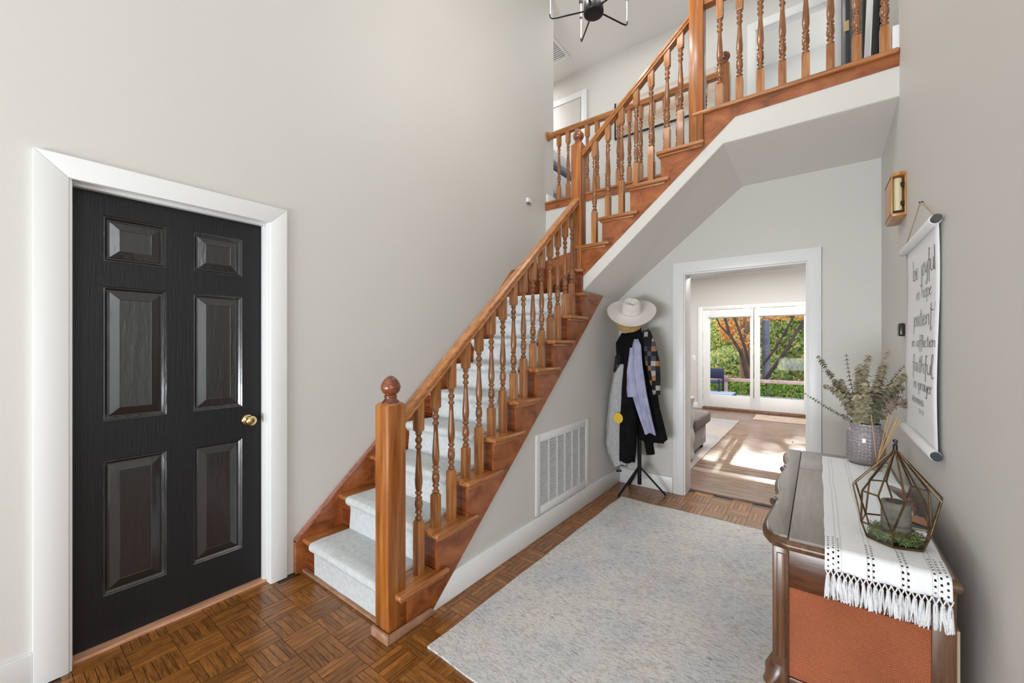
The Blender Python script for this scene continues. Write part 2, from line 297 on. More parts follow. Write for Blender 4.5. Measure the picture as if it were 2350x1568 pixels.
# ------------------------------------------------------------------ mesh helpers
class MB:
    def __init__(s): s.v = []; s.f = []; s.uv = None; s.smooth = False
    def add(s, vs, fs):
        b = len(s.v); s.v += [tuple(q) for q in vs]; s.f += [tuple(i+b for i in f) for f in fs]; return s
    def box(s, x0, x1, y0, y1, z0, z1):
        x0, x1 = min(x0, x1), max(x0, x1); y0, y1 = min(y0, y1), max(y0, y1); z0, z1 = min(z0, z1), max(z0, z1)
        return s.add([(x0, y0, z0), (x1, y0, z0), (x1, y1, z0), (x0, y1, z0), (x0, y0, z1), (x1, y0, z1), (x1, y1, z1), (x0, y1, z1)],
                     [(0, 3, 2, 1), (4, 5, 6, 7), (0, 1, 5, 4), (1, 2, 6, 5), (2, 3, 7, 6), (3, 0, 4, 7)])
    def prism(s, pts, axis, a, b, pts2=None):
        """pts 2D polygon extruded along axis from a to b. axis x: pts=(y,z); y: (x,z); z: (x,y)"""
        def P(p, t): return {'x': (t, p[0], p[1]), 'y': (p[0], t, p[1]), 'z': (p[0], p[1], t)}[axis]
        n = len(pts); q = pts2 or pts
        vs = [P(p, a) for p in pts]+[P(p, b) for p in q]
        return s.add(vs, [tuple(range(n))[::-1], tuple(range(n, 2*n))]+[(i, (i+1) % n, (i+1) % n+n, i+n) for i in range(n)])
    def lathe(s, prof, c=(0, 0, 0), seg=16, axis=None):
        """prof: list of (r, z)"""
        M = Matrix.Identity(3)
        if axis is not None: M = Vector(axis).to_track_quat('Z', 'Y').to_matrix()
        vs = []
        for r, z in prof:
            for i in range(seg):
                a = 2*PI*i/seg; p = M @ Vector((r*math.cos(a), r*math.sin(a), z)); vs.append((p.x+c[0], p.y+c[1], p.z+c[2]))
        fs = []
        for k in range(len(prof)-1):
            for i in range(seg):
                j = (i+1) % seg; fs.append((k*seg+i, k*seg+j, (k+1)*seg+j, (k+1)*seg+i))
        fs.append(tuple(range(seg))[::-1]); fs.append(tuple((len(prof)-1)*seg+i for i in range(seg)))
        return s.add(vs, fs)
    def tube(s, pts, r, seg=8, r2=None):
        pts = [Vector(p) for p in pts]; n = len(pts); rings = []
        up = Vector((0, 0, 1))
        for i, p in enumerate(pts):
            d = (pts[min(i+1, n-1)]-pts[max(i-1, 0)]).normalized()
            a = d.cross(up)
            if a.length < .05: a = d.cross(Vector((0, 1, 0)))
            a.normalize(); b = d.cross(a)
            rr = r[i] if isinstance(r, (list, tuple)) else (r if r2 is None else r+(r2-r)*i/max(1, n-1))
            rings.append([p+a*rr*math.cos(2*PI*k/seg)+b*rr*math.sin(2*PI*k/seg) for k in range(seg)])
        vs = [v for g in rings for v in g]; fs = []
        for i in range(n-1):
            for k in range(seg): j = (k+1) % seg; fs.append((i*seg+k, i*seg+j, (i+1)*seg+j, (i+1)*seg+k))
        fs.append(tuple(range(seg))[::-1]); fs.append(tuple((n-1)*seg+k for k in range(seg)))
        return s.add(vs, fs)
    def sweep(s, prof, a, b):
        """prof: cross-section points (offset sideways, offset up); straight sweep a->b keeping 'up' vertical"""
        a = Vector(a); b = Vector(b); d = (b-a); h = Vector((d.x, d.y, 0)).normalized(); side = Vector((-h.y, h.x, 0))
        n = len(prof); vs = [a+side*p[0]+Vector((0, 0, p[1])) for p in prof]+[b+side*p[0]+Vector((0, 0, p[1])) for p in prof]
        return s.add(vs, [tuple(range(n))[::-1], tuple(range(n, 2*n))]+[(i, (i+1) % n, (i+1) % n+n, i+n) for i in range(n)])
    def grid(s, rows, closed=False):
        nr = len(rows); nc = len(rows[0]); vs = [p for r in rows for p in r]; fs = []
        for i in range(nr-1):
            for j in range(nc if closed else nc-1):
                k = (j+1) % nc; fs.append((i*nc+j, i*nc+k, (i+1)*nc+k, (i+1)*nc+j))
        return s.add(vs, fs)
def frame_boxes(mb, axis, t0, t1, a0, a1, b0, b1, wa0, wa1, wb0, wb1):
    """rectangular frame of four bars that do not overlap; axis = thickness axis, a = horizontal, b = vertical"""
    def bx(a, b, c, d):
        if axis == 'x': mb.box(t0, t1, a, b, c, d)
        elif axis == 'z': mb.box(a, b, c, d, t0, t1)
        else: mb.box(a, b, t0, t1, c, d)
    if wa0: bx(a0, a0+wa0, b0, b1)
    if wa1: bx(a1-wa1, a1, b0, b1)
    if wb0: bx(a0+wa0, a1-wa1, b0, b0+wb0)
    if wb1: bx(a0+wa0, a1-wa1, b1-wb1, b1)
    return mb
def ball(mb, c, r, seg=14, rings=8, sz=1.0):
    return mb.lathe([(max(.0005, r*math.sin(PI*i/rings)), -r*sz*math.cos(PI*i/rings)) for i in range(rings+1)], c, seg)
def world_loc(o):
    v = Vector((0, 0, 0))
    while o: v += o.location; o = o.parent
    return v
def build(name, mb, m, parent=None, bevel=0, smooth=False, seg=2, auto=None, local=False, solid=0, subd=0):
    me = bpy.data.meshes.new(name)
    off = world_loc(parent) if (parent and not local) else Vector((0, 0, 0))
    me.from_pydata([(v[0]-off.x, v[1]-off.y, v[2]-off.z) for v in mb.v], [], mb.f); me.update()
    bm = bmesh.new(); bm.from_mesh(me); bmesh.ops.recalc_face_normals(bm, faces=bm.faces)
    if bevel:
        es = [e for e in bm.edges if len(e.link_faces) == 2 and e.calc_face_angle(0) > .5]
        bmesh.ops.bevel(bm, geom=es, offset=bevel, segments=seg, affect='EDGES', profile=.5, clamp_overlap=True)
    bm.to_mesh(me); bm.free()
    o = bpy.data.objects.new(name, me); COL.objects.link(o); me.materials.append(m)
    if parent: o.parent = parent
    if smooth or bevel or auto:
        for p in me.polygons: p.use_smooth = True
        try: me.set_sharp_from_angle(angle=auto or (R(60) if smooth else R(35)))
        except Exception: pass
    if solid:
        md = o.modifiers.new('s', 'SOLIDIFY'); md.thickness = solid; md.offset = 0
    if subd:
        md = o.modifiers.new('d', 'SUBSURF'); md.levels = subd; md.render_levels = subd
    return o
def empty(name, loc=(0, 0, 0)):
    o = bpy.data.objects.new(name, None); COL.objects.link(o); o.location = loc; o.empty_display_size = .1; return o
def tag(o, label, cat, group=None):
    o['label'] = label; o['category'] = cat
    if group: o['group'] = group
    return o
def thing(name, loc, label, cat, group=None): return tag(empty(name, loc), label, cat, group)
def struct(o, label=None):
    o['kind'] = 'structure'
    if label: o['label'] = label
    return o
def dup(o, loc, parent=None, rz=None):
    c = o.copy(); COL.objects.link(c); c.location = loc
    if parent: c.parent = parent
    if rz is not None: c.rotation_euler = (0, 0, rz)
    for ch in o.children:
        d = ch.copy(); COL.objects.link(d); d.parent = c
    return c

# ------------------------------------------------------------------ dimensions (metres)
YL, YR = 2.475, -.352          # left wall (with the door), right wall
RISE, X1, RUN, Y11, RUN2 = .1975, 1.155, .227, 1.644, .231
ZF, ZC = 2.9625, 5.40
xk = lambda k: X1+(k-1)*RUN
yk = lambda k: Y11-(k-11)*RUN2

# ------------------------------------------------------------------ room shell
fl = build('floor', MB().box(-4.12, 4.0, YR-.1, 2.64, -.12, -.004).box(-4.12, 1.27, -2.72, YR-.1, -.12, -.004), FLOORDARK); struct(fl, 'honey brown parquet floor of wooden finger blocks')
wl_ = MB()
wl_.box(-4.0, .212, YL, YL+.15, 0, ZC).box(1.005, 4.064, YL, YL+.15, 0, ZC).box(.212, 1.005, YL, YL+.15, 2.062, ZC)
struct(build('wall_left', wl_, WALL), 'tall greige wall with the black door')
wr0 = MB().box(1.15, 5.374, YR-.12, YR, 0, ZC).box(1.15, 1.27, -2.6, YR-.12, 0, ZC).box(-4.0, 1.27, -2.72, -2.6, 0, ZC)
struct(build('wall_right', wr0, WALLR), 'greige wall behind the console')
struct(build('wall_front', MB().box(-4.12, -4.0, -2.72, YL+.15, 0, ZC), WALL))
struct(build('ceiling', MB().box(-4.12, 7.2, -2.72, 6.6, ZC, ZC+.1), CEIL), 'high ceiling over foyer and upper hall')
# far hall wall with the cased opening; upper edge follows the soffit
ys0, ys1, zt = .063, .958, 1.985
sl = lambda y, z0=1.785: z0+(1.566-y)*(2.655-1.785)/(1.566-.50)
wf = MB()
wf.box(3.81, 3.90, YR, ys0, 0, 2.70).prism([(ys1, 0), (1.60, 0), (1.60, 1.80), (1.566, 1.80), (.50, 2.68), (ys0, 2.70), (ys0, zt), (ys1, zt)], 'x', 3.81, 3.90)
wf.box(3.90, 3.99, YR, ys0, 0, 2.87).box(3.90, 3.99, ys1, 2.6, 0, 2.87).box(3.90, 3.99, ys0, ys1, zt, 2.87)
struct(build('wall_far', wf, WALL), 'greige wall round the cased opening to the sitting room')
ws = MB().prism([(1.36, 0), (3.81, 0), (3.81, 1.80), (3.40, 1.80)], 'y', 1.566, 1.60)
struct(build('wall_stair', ws, WALL), 'triangular wall below the stair')
# drywall body under the upper flight and the balcony
pf = [(1.566, 1.785), (1.566, 1.93), (.43, 2.89), (YR, 2.89), (YR, 2.705), (.510, 2.705)]
pb = [(1.566, 1.785), (1.566, 1.93), (.43, 2.89), (YR, 2.89), (YR, 2.652), (.500, 2.652)]
struct(build('soffit', MB().prism(pf, 'x', 3.03, 3.895, pb), CEIL), 'sloping soffit below the upper flight')
struct(build('ceiling', MB().box(3.03, 3.895, 1.60, 2.47, 1.70, 1.74), WALL))
bandp = [(1.566, 1.787), (1.566, 1.93), (.43, 2.89), (YR, 2.89), (YR, 2.707), (.5105, 2.707)]
struct(build('wall_band', MB().prism(bandp, 'x', 3.024, 3.0305), WALL), 'greige band below the upper stringer')
# upper storey
up = MB().box(3.895, 7.2, YR, 6.6, 2.87, 2.955).box(3.03, 3.9, YR, .66, 2.885, 2.955)
struct(build('floor', up, CARPET), 'upper hall floor slab')
wu = MB().box(5.374, 5.47, .575, 6.6, 2.95, ZC).box(5.374, 5.47, -.10, .575, 4.95, ZC).box(5.374, 5.47, YR-.1, -.10, 2.95, ZC)
wu.box(4.064, 7.1, 6.5, 6.6, 2.95, ZC).box(3.95, 4.064, 2.625, 6.6, 2.95, ZC)
struct(build('wall_back', wu, WALL), 'upper hall wall')
wr = MB().box(6.9, 7.0, YR-.1, 2.0, 2.95, ZC).box(5.47, 6.9, 1.2, 1.3, 2.95, ZC)
struct(build('wall_bedroom', wr, WALL))

# parquet: square blocks of five fingers
BL = .1525; NF = 5
def slat_mesh(seed, horiz, s=1):
    rnd = random.Random(seed)
    L, W = BL-.0007, BL/NF-.0006; g = .0009; z1 = rnd.uniform(-.0006, .0003)
    vs = []
    for (dx, dy, z) in ((0, 0, -.006), (g, g, z1)):
        vs += [(-L/2+dx, -W/2+dy, z), (L/2-dx, -W/2+dy, z), (L/2-dx, W/2-dy, z), (-L/2+dx, W/2-dy, z)]
    fs = [(4, 5, 6, 7), (0, 1, 5, 4), (1, 2, 6, 5), (2, 3, 7, 6), (3, 0, 4, 7)]
    if not horiz: vs = [(-y, x, z) for x, y, z in vs]
    ou, ov = rnd.uniform(0, 5), rnd.uniform(0, 5)
    uv = [((x if horiz else y)+ou, (y if horiz else -x)+ov) for x, y, z in vs]
    return vs, fs, uv
def mesh_uv(name, vs, fs, uvs):
    me = bpy.data.meshes.new(name); me.from_pydata(vs, [], fs); me.update()
    ul = me.uv_layers.new(name='UVMap')
    for lp in me.loops: ul.data[lp.index].uv = uvs[lp.vertex_index]
    me.materials.append(W_PARQ); return me
variants = {h: [mesh_uv('slat', *slat_mesh(i+100*h, bool(h))) for i in range(14)] for h in (0, 1)}
slats = []
for i in range(-10, 24):
    for j in range(-15, 6):
        bx, by = .5325+i*BL, 1.81+j*BL
        for q in range(NF):
            h = (i+j) % 2 == 0
            t = (q+.5)*BL/NF
            x, y = (bx+BL/2, by+t) if h else (bx+t, by+BL/2)
            ex, ey = (BL/2, BL/NF/2) if h else (BL/NF/2, BL/2)
            if x+ex > 4.03 or x-ex < -.75 or y+ey < YR or y+ey > 2.60: continue
            if y-ey > YL+.01 and not (.2 < x < 1.02): continue
            if y > YL+.005 and not (.2 < x < 1.02): continue
            if x > 1.40 and y > 1.62: continue
            if 1.32 < x < 3.35 and .25 < y < 1.3: continue
            slats.append((x, y, h))
cth, sth = math.cos(R(37.2)), math.sin(R(37.2))
def vis(s):
    x, y, h = s; f = x*cth+y*sth; la = x*sth-y*cth
    hid = f < .3 or abs(la/f) > 1.33 or 1.358/f > .90
    hid = hid or (1.2 < x < 3.42 and .1 < y < 1.39) or (1.5 < x < 2.8 and y < .16)
    return (1 if hid else 0, f)
slats.sort(key=vis)
rs = random.Random(3)
for x, y, h in slats[:300]:
    o = bpy.data.objects.new('slat', rs.choice(variants[int(h)])); COL.objects.link(o); o.parent = fl; o.location = (x, y, 0)
vs, fs, us = [], [], []
for k, (x, y, h) in enumerate(slats[300:]):
    a, b, c = slat_mesh(5000+k, h); n0 = len(vs)
    vs += [(p[0]+x, p[1]+y, p[2]) for p in a]; fs += [tuple(q+n0 for q in f) for f in b]; us += c
o = bpy.data.objects.new('parquet_slats', mesh_uv('parquet_slats', vs, fs, us)); COL.objects.link(o); o.parent = fl; o['kind'] = 'stuff'

# baseboards and trims
def trimbox(name, label, boxes, m=WHITE, bevel=.004):
    mb = MB()
    for b in boxes: mb.box(*b)
    return struct(build(name, mb, m, bevel=bevel), label)
bs = MB().prism([(1.365, 0), (3.81, 0), (3.81, .142), (1.527, .142)], 'y', 1.5495, 1.5665)
struct(build('baseboard_stair', bs, WHITE, bevel=.003), 'white baseboard below the stair')
trimbox('baseboard_far', 'white baseboard beside the opening', [(3.792, 3.811, 1.052, 1.55, 0, .142), (3.792, 3.811, YR, -.02, 0, .142)])
trimbox('baseboard_left', 'white baseboard left of the black door', [(-4.0, .124, 2.458, YL+.001, 0, .137)])
trimbox('baseboard_right', None, [(1.15, 3.81, YR-.001, YR+.015, 0, .14)])
# cased opening trim
t1 = empty('trim_1', (3.8, .5, 0)); struct(t1, 'white casing of the opening to the sitting room')
build('casing_side', MB().box(3.788, 3.811, .958, 1.049, 0, 2.08), WHITE, t1, .003)
build('casing_side', MB().box(3.788, 3.811, -.019, .063, 0, 2.08), WHITE, t1, .003)
build('casing_head', MB().box(3.787, 3.811, -.019, 1.049, 1.985, 2.082), WHITE, t1, .003)
jm = frame_boxes(MB(), 'x', 3.80, 3.995, .061, .960, 0, 1.987, .015, .015, 0, .016)
build('jamb', jm, WHITE, t1, .002)
build('threshold', MB().prism([(3.965, 0), (3.975, .014), (4.02, .016), (4.035, 0)], 'y', .06, .96), wood('threshold_wood', rgb(84, 58, 46), rgb(120, 88, 72), rgb(150, 116, 98), (50, 4, 20)), t1)

# ------------------------------------------------------------------ the black six-panel door
d1 = empty('door_1', (.6, 2.55, 0)); struct(d1, 'black six-panel door in a white casing')
cas = MB()
Z0c, Z1c = 2.04, 2.131
build('casing_side', MB().prism([(.124, 0), (.220, 0), (.220, Z0c), (.124, Z1c)], 'y', 2.454, YL+.001), WHITE, d1, .0025)
build('casing_side', MB().prism([(.989, 0), (1.077, 0), (1.077, Z1c), (.989, Z0c)], 'y', 2.454, YL+.001), WHITE, d1, .0025)
build('casing_head', MB().prism([(.220, Z0c), (.989, Z0c), (1.077, Z1c), (.124, Z1c)], 'y', 2.454, YL+.001), WHITE, d1, .0025)
jb = frame_boxes(MB(), 'y', 2.462, 2.62, .212, 1.005, 0, 2.062, .018, .018, 0, .018)
jb.box(.975, .988, 2.515, 2.552, 0, 2.030).box(.229, .236, 2.515, 2.552, 0, 2.030).box(.229, .988, 2.515, 2.552, 2.030, 2.046)
build('jamb', jb, WHITE, d1, .002)
build('door_sill', MB().box(.232, .987, 2.505, 2.60, -.004, .012), wood('pale_sill_wood', rgb(168, 112, 80), rgb(204, 152, 120), rgb(222, 176, 146), (4, 50, 50)), d1, .004)
px = [(.331, .554), (.660, .882)]; pz = [(1.727, 1.935), (1.008, 1.616), (.219, .829)]
FY = 2.557
lf = MB()
xs = [.233, .331, .554, .660, .882, .985]; zs_ = [.014, .219, .829, 1.008, 1.616, 1.727, 1.935, 2.034]
for i in range(5):
    for j in range(7):
        if i in (1, 3) and j in (1, 3, 5): continue
        a, b, c, d = xs[i], xs[i+1], zs_[j], zs_[j+1]
        lf.add([(a, FY, c), (b, FY, c), (b, FY, d), (a, FY, d)], [(0, 1, 2, 3)])
lf.box(.233, .985, FY+.014, FY+.035, .014, 2.034)
lf.add([(.233, FY, .014), (.985, FY, .014), (.985, FY+.014, .014), (.233, FY+.014, .014)], [(0, 1, 2, 3)])
lfo = build('door_leaf', lf, BLACKDOOR, d1)
PAN = mat('black_panel_paint', rgb(30, 31, 33), .24, bump=.45, bscale=9, stretch=(5, 5, 1.1), spec=.8, coat=.2)
for a, b in px:
    for c, d in pz:
        mb = MB(); rings = [(0, 0), (.004, .004), (.007, .0035), (.016, .0125), (.020, .0125), (.024, .0105), (.056, .001), (.058, .0018)]
        rows = [[(a+i, FY+y, c+i), (b-i, FY+y, c+i), (b-i, FY+y, d-i), (a+i, FY+y, d-i)] for i, y in rings]
        mb.grid(rows, closed=True); n0 = len(mb.v)-4; mb.f.append((n0, n0+1, n0+2, n0+3))
        o = build('panel', mb, PAN, d1)
kn = MB().lathe([(.031, 0), (.031, .003), (.026, .008), (.012, .012), (.010, .028), (.014, .034), (.025, .040), (.028, .050), (.025, .060), (.012, .064), (.006, .065)], (.909, FY, .929), 20, (0, -1, 0))
build('door_knob', kn, BRASS, d1, smooth=True)

# ------------------------------------------------------------------ staircase
st = thing('staircase', (2.0, 1.9, 0), 'orange-brown wooden staircase with turned balusters and pale grey carpet, turning right at a corner post', 'staircase')
S = lambda name, mb, m, bevel=0, **k: build(name, mb, m, st, bevel, **k)
TT = .028
for k in range(1, 9):
    x, z = xk(k), k*RISE
    mb = MB().prism([(x, 1.518), (x+.317, 1.518), (x+.317, 1.549), (x+.262, 1.549), (x+.262, 2.447), (x, 2.447)], 'z', z-TT, z)
    o = S('tread', mb, W_TREAD, .011, seg=3)
    S('tread_molding', MB().box(x+.018, x+.285, 1.532, 1.549, z-TT-.016, z-TT), W_TREAD, .004)
for k in range(1, 10):
    x = xk(k)+.03
    S('riser', MB().box(x+.0015, x+.016, 1.549, 2.447, (k-1)*RISE, k*RISE-TT+.002), W_RISER)
# winders round the corner post
z9, z10 = 9*RISE, 10*RISE
x9 = xk(9)
S('tread', MB().prism([(x9, 1.518), (x9+.09, 1.518), (x9+.09, 1.549), (3.028, 1.549), (3.028, 1.60), (3.9, 2.40), (3.9, 2.447), (x9, 2.447)], 'z', z9-TT, z9), W_TREADY, .011, seg=3)
S('tread', MB().prism([(2.955, 1.60), (2.985, 1.528), (3.03, 1.545), (3.9, 1.545), (3.9, 2.447), (3.86, 2.447), (2.955, 1.64)], 'z', z10-TT, z10), W_TREADY, .011, seg=3)
S('riser', MB().prism([(2.985, 1.60), (3.0, 1.585), (3.9, 2.425), (3.885, 2.44)], 'z', z9, z10-TT+.002), W_RISER)
S('riser', MB().box(2.99, 3.03, 1.553, 1.60, z9, z10-TT+.002), W_RISER)
S('riser', MB().box(3.0, 3.9, Y11-.046, Y11-.03, z10, 11*RISE-TT+.002), W_RISER)
for k in range(11, 15):
    y, z = yk(k), k*RISE
    S('tread', MB().prism([(2.992, y), (2.992, y-.327), (3.022, y-.327), (3.022, y-.266), (3.9, y-.266), (3.9, y)], 'z', z-TT, z), W_TREADY, .011, seg=3)
    S('tread_molding', MB().box(3.006, 3.022, y-.295, y-.018, z-TT-.016, z-TT), W_TREADY, .004)
    if k > 11: S('riser', MB().box(3.0425, 3.9, y-.046, y-.0315, (k-1)*RISE, z-TT+.002), W_RISER)
S('riser', MB().box(3.0425, 3.9, .6562, .672, 14*RISE, ZF-TT+.002), W_RISER)
S('landing_nosing', MB().box(2.992, 3.06, YR+.001, .706, ZF-TT, ZF), W_TREADY, .011, seg=3)
# outer stringers with saw-tooth tops
poly = [(1.218, .0), (1.364, 0), (3.406, 1.786), (3.03, 1.786), (3.03, z9-TT), (x9+.03, z9-TT)]
for k in range(8, 0, -1):
    poly += [(xk(k+1)+.03, k*RISE-TT)]
    if k > 1: poly += [(xk(k)+.03, k*RISE-TT)]
poly += [(1.218, RISE-TT)]
S('stringer', MB().prism(poly, 'y', 1.548, 1.569), W_STRING)
poly = [(1.600, 1.786), (1.557, 1.786), (1.557, 1.911), (.438, 2.862), (.343, ZF-TT), (.655, ZF-TT), (.655, 14*RISE-TT)]
for k in range(14, 10, -1):
    poly += [(yk(k)-.03 if k > 11 else 1.600, k*RISE-TT)]
    if k > 11: poly += [(yk(k)-.03, (k-1)*RISE-TT)]
S('stringer', MB().prism(poly, 'x', 3.02, 3.042), W_STRING)
S('stringer_fascia', MB().prism([(.4365, 2.862), (.3415, ZF-TT), (YR+.001, ZF-TT), (YR+.001, 2.870)], 'x', 3.0205, 3.042), W_STRING)
S('shoe_molding', MB().prism([(1.3925, .0), (1.362, .036), (1.105, .042), (1.105, 0)], 'y', 1.532, 1.5485), SHOE, .005)
S('shoe_molding', MB().box(1.098, 1.114, 1.532, 1.66, 0, .045), SHOE, .005)
S('shoe_molding', MB().box(1.155, 1.186, 1.655, 2.444, 0, .016), SHOE, .005)
# skirt board on the left wall and round the corner
nl = lambda x: RISE+.87*(x-X1)+.026
sk = [(1.121, 0), (1.121, nl(1.121)), (3.0, nl(3.0)), (3.25, 2.10), (3.9, 2.30), (3.9, 1.6), (3.0, 1.4), (1.35, 0)]
S('skirt_board', MB().prism(sk, 'y', 2.443, YL+.0005), W_STRING)
S('skirt_cap', MB().sweep([(-.003, -.012), (.030, -.012), (.030, .012), (-.003, .012)], (1.121, 2.442, nl(1.121)), (3.0, 2.442, nl(3.0))), wood('skirt_cap_wood', rgb(120, 66, 48), rgb(154, 98, 80), rgb(176, 122, 104), (5, 50, 50)), .004)
S('skirt_board', MB().prism([(2.447, 1.75), (2.447, 2.30), (1.6, 2.44), (1.6, 1.95)], 'x', 3.872, 3.902), W_STRING)
# carpet runner
def carpet_profile(pts, r=.016):
    out = []
    for p in pts: out.append(p)
    return out
prof = [(1.150+.022, .012)]
for k in range(1, 9):
    x, z = xk(k), k*RISE
    prof += [(x+.016, z-.075), (x+.012, z-.045)]
    for a in range(-80, 100, 30): prof.append((x+.004-.024*math.cos(R(a)), z-.012+.026*math.sin(R(a))))
    prof += [(x+.06, z+.013), (x+.14, z+.011), (xk(k+1)+.006, z+.012)]
prof += [(x9+.016, z9-.075), (x9+.012, z9-.045)]
for a in range(-80, 100, 30): prof.append((x9+.004-.024*math.cos(R(a)), z9-.012+.026*math.sin(R(a))))
rows = []
NY = 40
for i in range(NY+1):
    y = 1.675+(2.327-1.675)*i/NY
    row = []
    for j, (px_, pz_) in enumerate(prof):
        n_ = mnoise.noise(Vector((px_*14, y*14, pz_*14)))*.004; yy = y
        if i in (0, NY): yy += mnoise.noise(Vector((px_*30, 3, pz_*30)))*.006
        row.append((px_-n_*.6, yy, pz_+n_))
    rows.append(row)
# drop the borders to the wood so the edge has thickness
def dropped(row, dy):
    return [(x+.010 if True else x, y+dy, z-.012) for x, y, z in row]
rows = [dropped(rows[0], -.003)]+rows+[dropped(rows[-1], .003)]
S('carpet_runner', MB().grid(rows), CARPET, smooth=True)['label'] = 'pale grey carpet strip down the steps'
cw = MB()
def slab(mb, poly, z, t=.014): mb.prism(poly, 'z', z-.002, z+t)
slab(cw, [(x9-.01, 1.80), (3.12, 1.80), (3.72, 2.33), (x9-.01, 2.33)], z9)
slab(cw, [(3.10, 1.72), (3.78, 1.72), (3.78, 2.33)], z10)
S('carpet_runner', cw, CARPET, .006)
prof = []
for k in range(11, 15):
    y, z = yk(k), k*RISE
    prof += [(y-.018, z-RISE+.012), (y-.016, z-.05)]
    for a in range(-80, 100, 30): prof.append((y-.004+.024*math.cos(R(a)), z-.012+.026*math.sin(R(a))))
    prof += [(y-.1, z+.012)]
prof += [(yk(14)-.24, 14*RISE+.012), (.69, ZF-.05), (.70, ZF), (.66, ZF+.01)]
rows = [[(3.17+(3.76-3.17)*i/4, a, b) for a, b in prof] for i in range(5)]
S('carpet_runner', MB().grid(rows), CARPET, smooth=True)
# newel posts
def newel(c, z0, z1, parent, s=.1, finial=True, m=W_POST):
    h = s/2; ch = .010
    mb = MB()
    rows = [[(c[0]-h+i, c[1]-h+i, z), (c[0]+h-i, c[1]-h+i, z), (c[0]+h-i, c[1]+h-i, z), (c[0]-h+i, c[1]+h-i, z)] for z, i in ((z0, 0), (z1-.012, 0), (z1, .012))]
    mb.grid(rows, closed=True); mb.f.append((3, 2, 1, 0)); mb.f.append((8, 9, 10, 11))
    p = build('newel_post', mb, m, parent, .0045)
    if finial:
        f = MB().lathe([(.042, 0), (.041, .006), (.030, .018), (.027, .026), (.031, .031), (.029, .036), (.026, .040), (.038, .050), (.045, .066), (.046, .078), (.042, .092), (.033, .107), (.022, .119), (.010, .127), (.001, .129)], (c[0], c[1], z1-.004), 20)
        build('finial', f, W_BALL, p, smooth=True)
    return p
newel((1.167, 1.603), 0, 1.082, st)
newel((3.047, 1.609), z10-.12, 3.035, st, .093)
newel((3.047, .677), 14*RISE-.05, 3.93, st, .093)
# handrails
RP = [(-.029, 0), (.029, 0), (.029, .010), (.023, .018), (.031, .028), (.030, .045), (.020, .056), (0, .060), (-.020, .056), (-.030, .045), (-.031, .028), (-.023, .018), (-.029, .010)]
rz = lambda x: .996+.8715*(x-1.259)          # underside of the lower rail
S('handrail', MB().sweep(RP, (1.213, 1.605, rz(1.213)), (3.005, 1.609, rz(3.005))), W_RAIL, smooth=True, auto=R(28))
rz2 = lambda y: 2.905+.853*(1.573-y)
S('handrail', MB().sweep(RP, (3.05, 1.57, rz2(1.57)), (3.05, .72, rz2(.72))), W_RAILY, smooth=True, auto=R(28))
# balusters
TP = [(0, .014), (.012, .019), (.030, .019), (.045, .0115), (.07, .012), (.085, .019), (.10, .0165), (.115, .013), (.13, .017), (.17, .0205), (.21, .0195), (.235, .016), (.25, .0195), (.265, .012), (.285, .0115), (.30, .0185), (.315, .018), (.33, .013), (.36, .0165), (.42, .0195), (.48, .019), (.6, .0155), (.72, .012), (.80, .0105), (.815, .017), (.835, .0175), (.85, .011), (.875, .012), (.89, .018), (.92, .018), (.935, .0115), (.96, .012), (.975, .018), (1.0, .014)]
TL = .444
def baluster_mesh(bot, top, s=.040):
    """block below the turning (length bot), turning, block above (length top); z=0 at the foot"""
    mb = MB(); h = s/2
    def blk(z0, z1, c0, c1):
        rows = []
        for z, i in (((z0, .006), (z0+.010, 0)) if c0 else ((z0, 0),))+(((z1-.010, 0), (z1, .006)) if c1 else ((z1, 0),)):
            rows.append([(-h+i, -h+i, z), (h-i, -h+i, z), (h-i, h-i, z), (-h+i, h-i, z)])
        n0 = len(mb.v); mb.grid(rows, closed=True); n1 = len(mb.v)
        mb.f.append((n0+3, n0+2, n0+1, n0)); mb.f.append((n1-4, n1-3, n1-2, n1-1))
    blk(0, bot, False, True); blk(bot+TL, bot+TL+top, True, False)
    tb = MB().lathe([(r*s/.040, bot+t*TL) for t, r in TP], seg=14)
    me = []
    for m_, q, sm in ((W_BAL, mb, False), (W_BALD, tb, True)):
        pass
    n_blk = len(mb.f); mb.add(tb.v, tb.f)
    o = bpy.data.meshes.new('baluster'); o.from_pydata(mb.v, [], mb.f); o.update()
    o.materials.append(W_BAL); o.materials.append(W_BALD)
    for i, p in enumerate(o.polygons):
        if i >= n_blk: p.material_index = 1; p.use_smooth = True
    try: o.set_sharp_from_angle(angle=R(50))
    except Exception: pass
    return o
def put_bal(me, x, y, z, parent):
    o = bpy.data.objects.new('baluster', me); COL.objects.link(o); o.parent = parent
    wl2 = world_loc(parent); o.location = (x-wl2.x, y-wl2.y, z-wl2.z)
    return o
cache = {}
def bal(x, y, z, bot, ztop, parent, s=.040):
    top = round(ztop-(z+bot+TL), 2); key = (bot, top, s)
    if key not in cache: cache[key] = baluster_mesh(bot, max(.02, top), s)
    return put_bal(cache[key], x, y, z, parent)
YB = 1.605
for k in range(1, 9):
    for t, (dx, bot) in enumerate(((.068, .176), (.181, .272))):
        if k == 1 and t == 0: continue
        x = xk(k)+dx
        bal(x, YB, k*RISE, bot, rz(x)+.02, st)
bal(xk(9)+.0, YB, z9, .176, rz(xk(9))+.02, st) if False else None
for k in range(11, 15):
    for t, (dy, bot) in enumerate(((.068, .176), (.181, .272))):
        if k == 11 and t == 0: continue
        y = yk(k)-dy
        if k == 14 and t == 1: y += .02
        bal(3.05, y, k*RISE, bot, rz2(y)+.02, st)

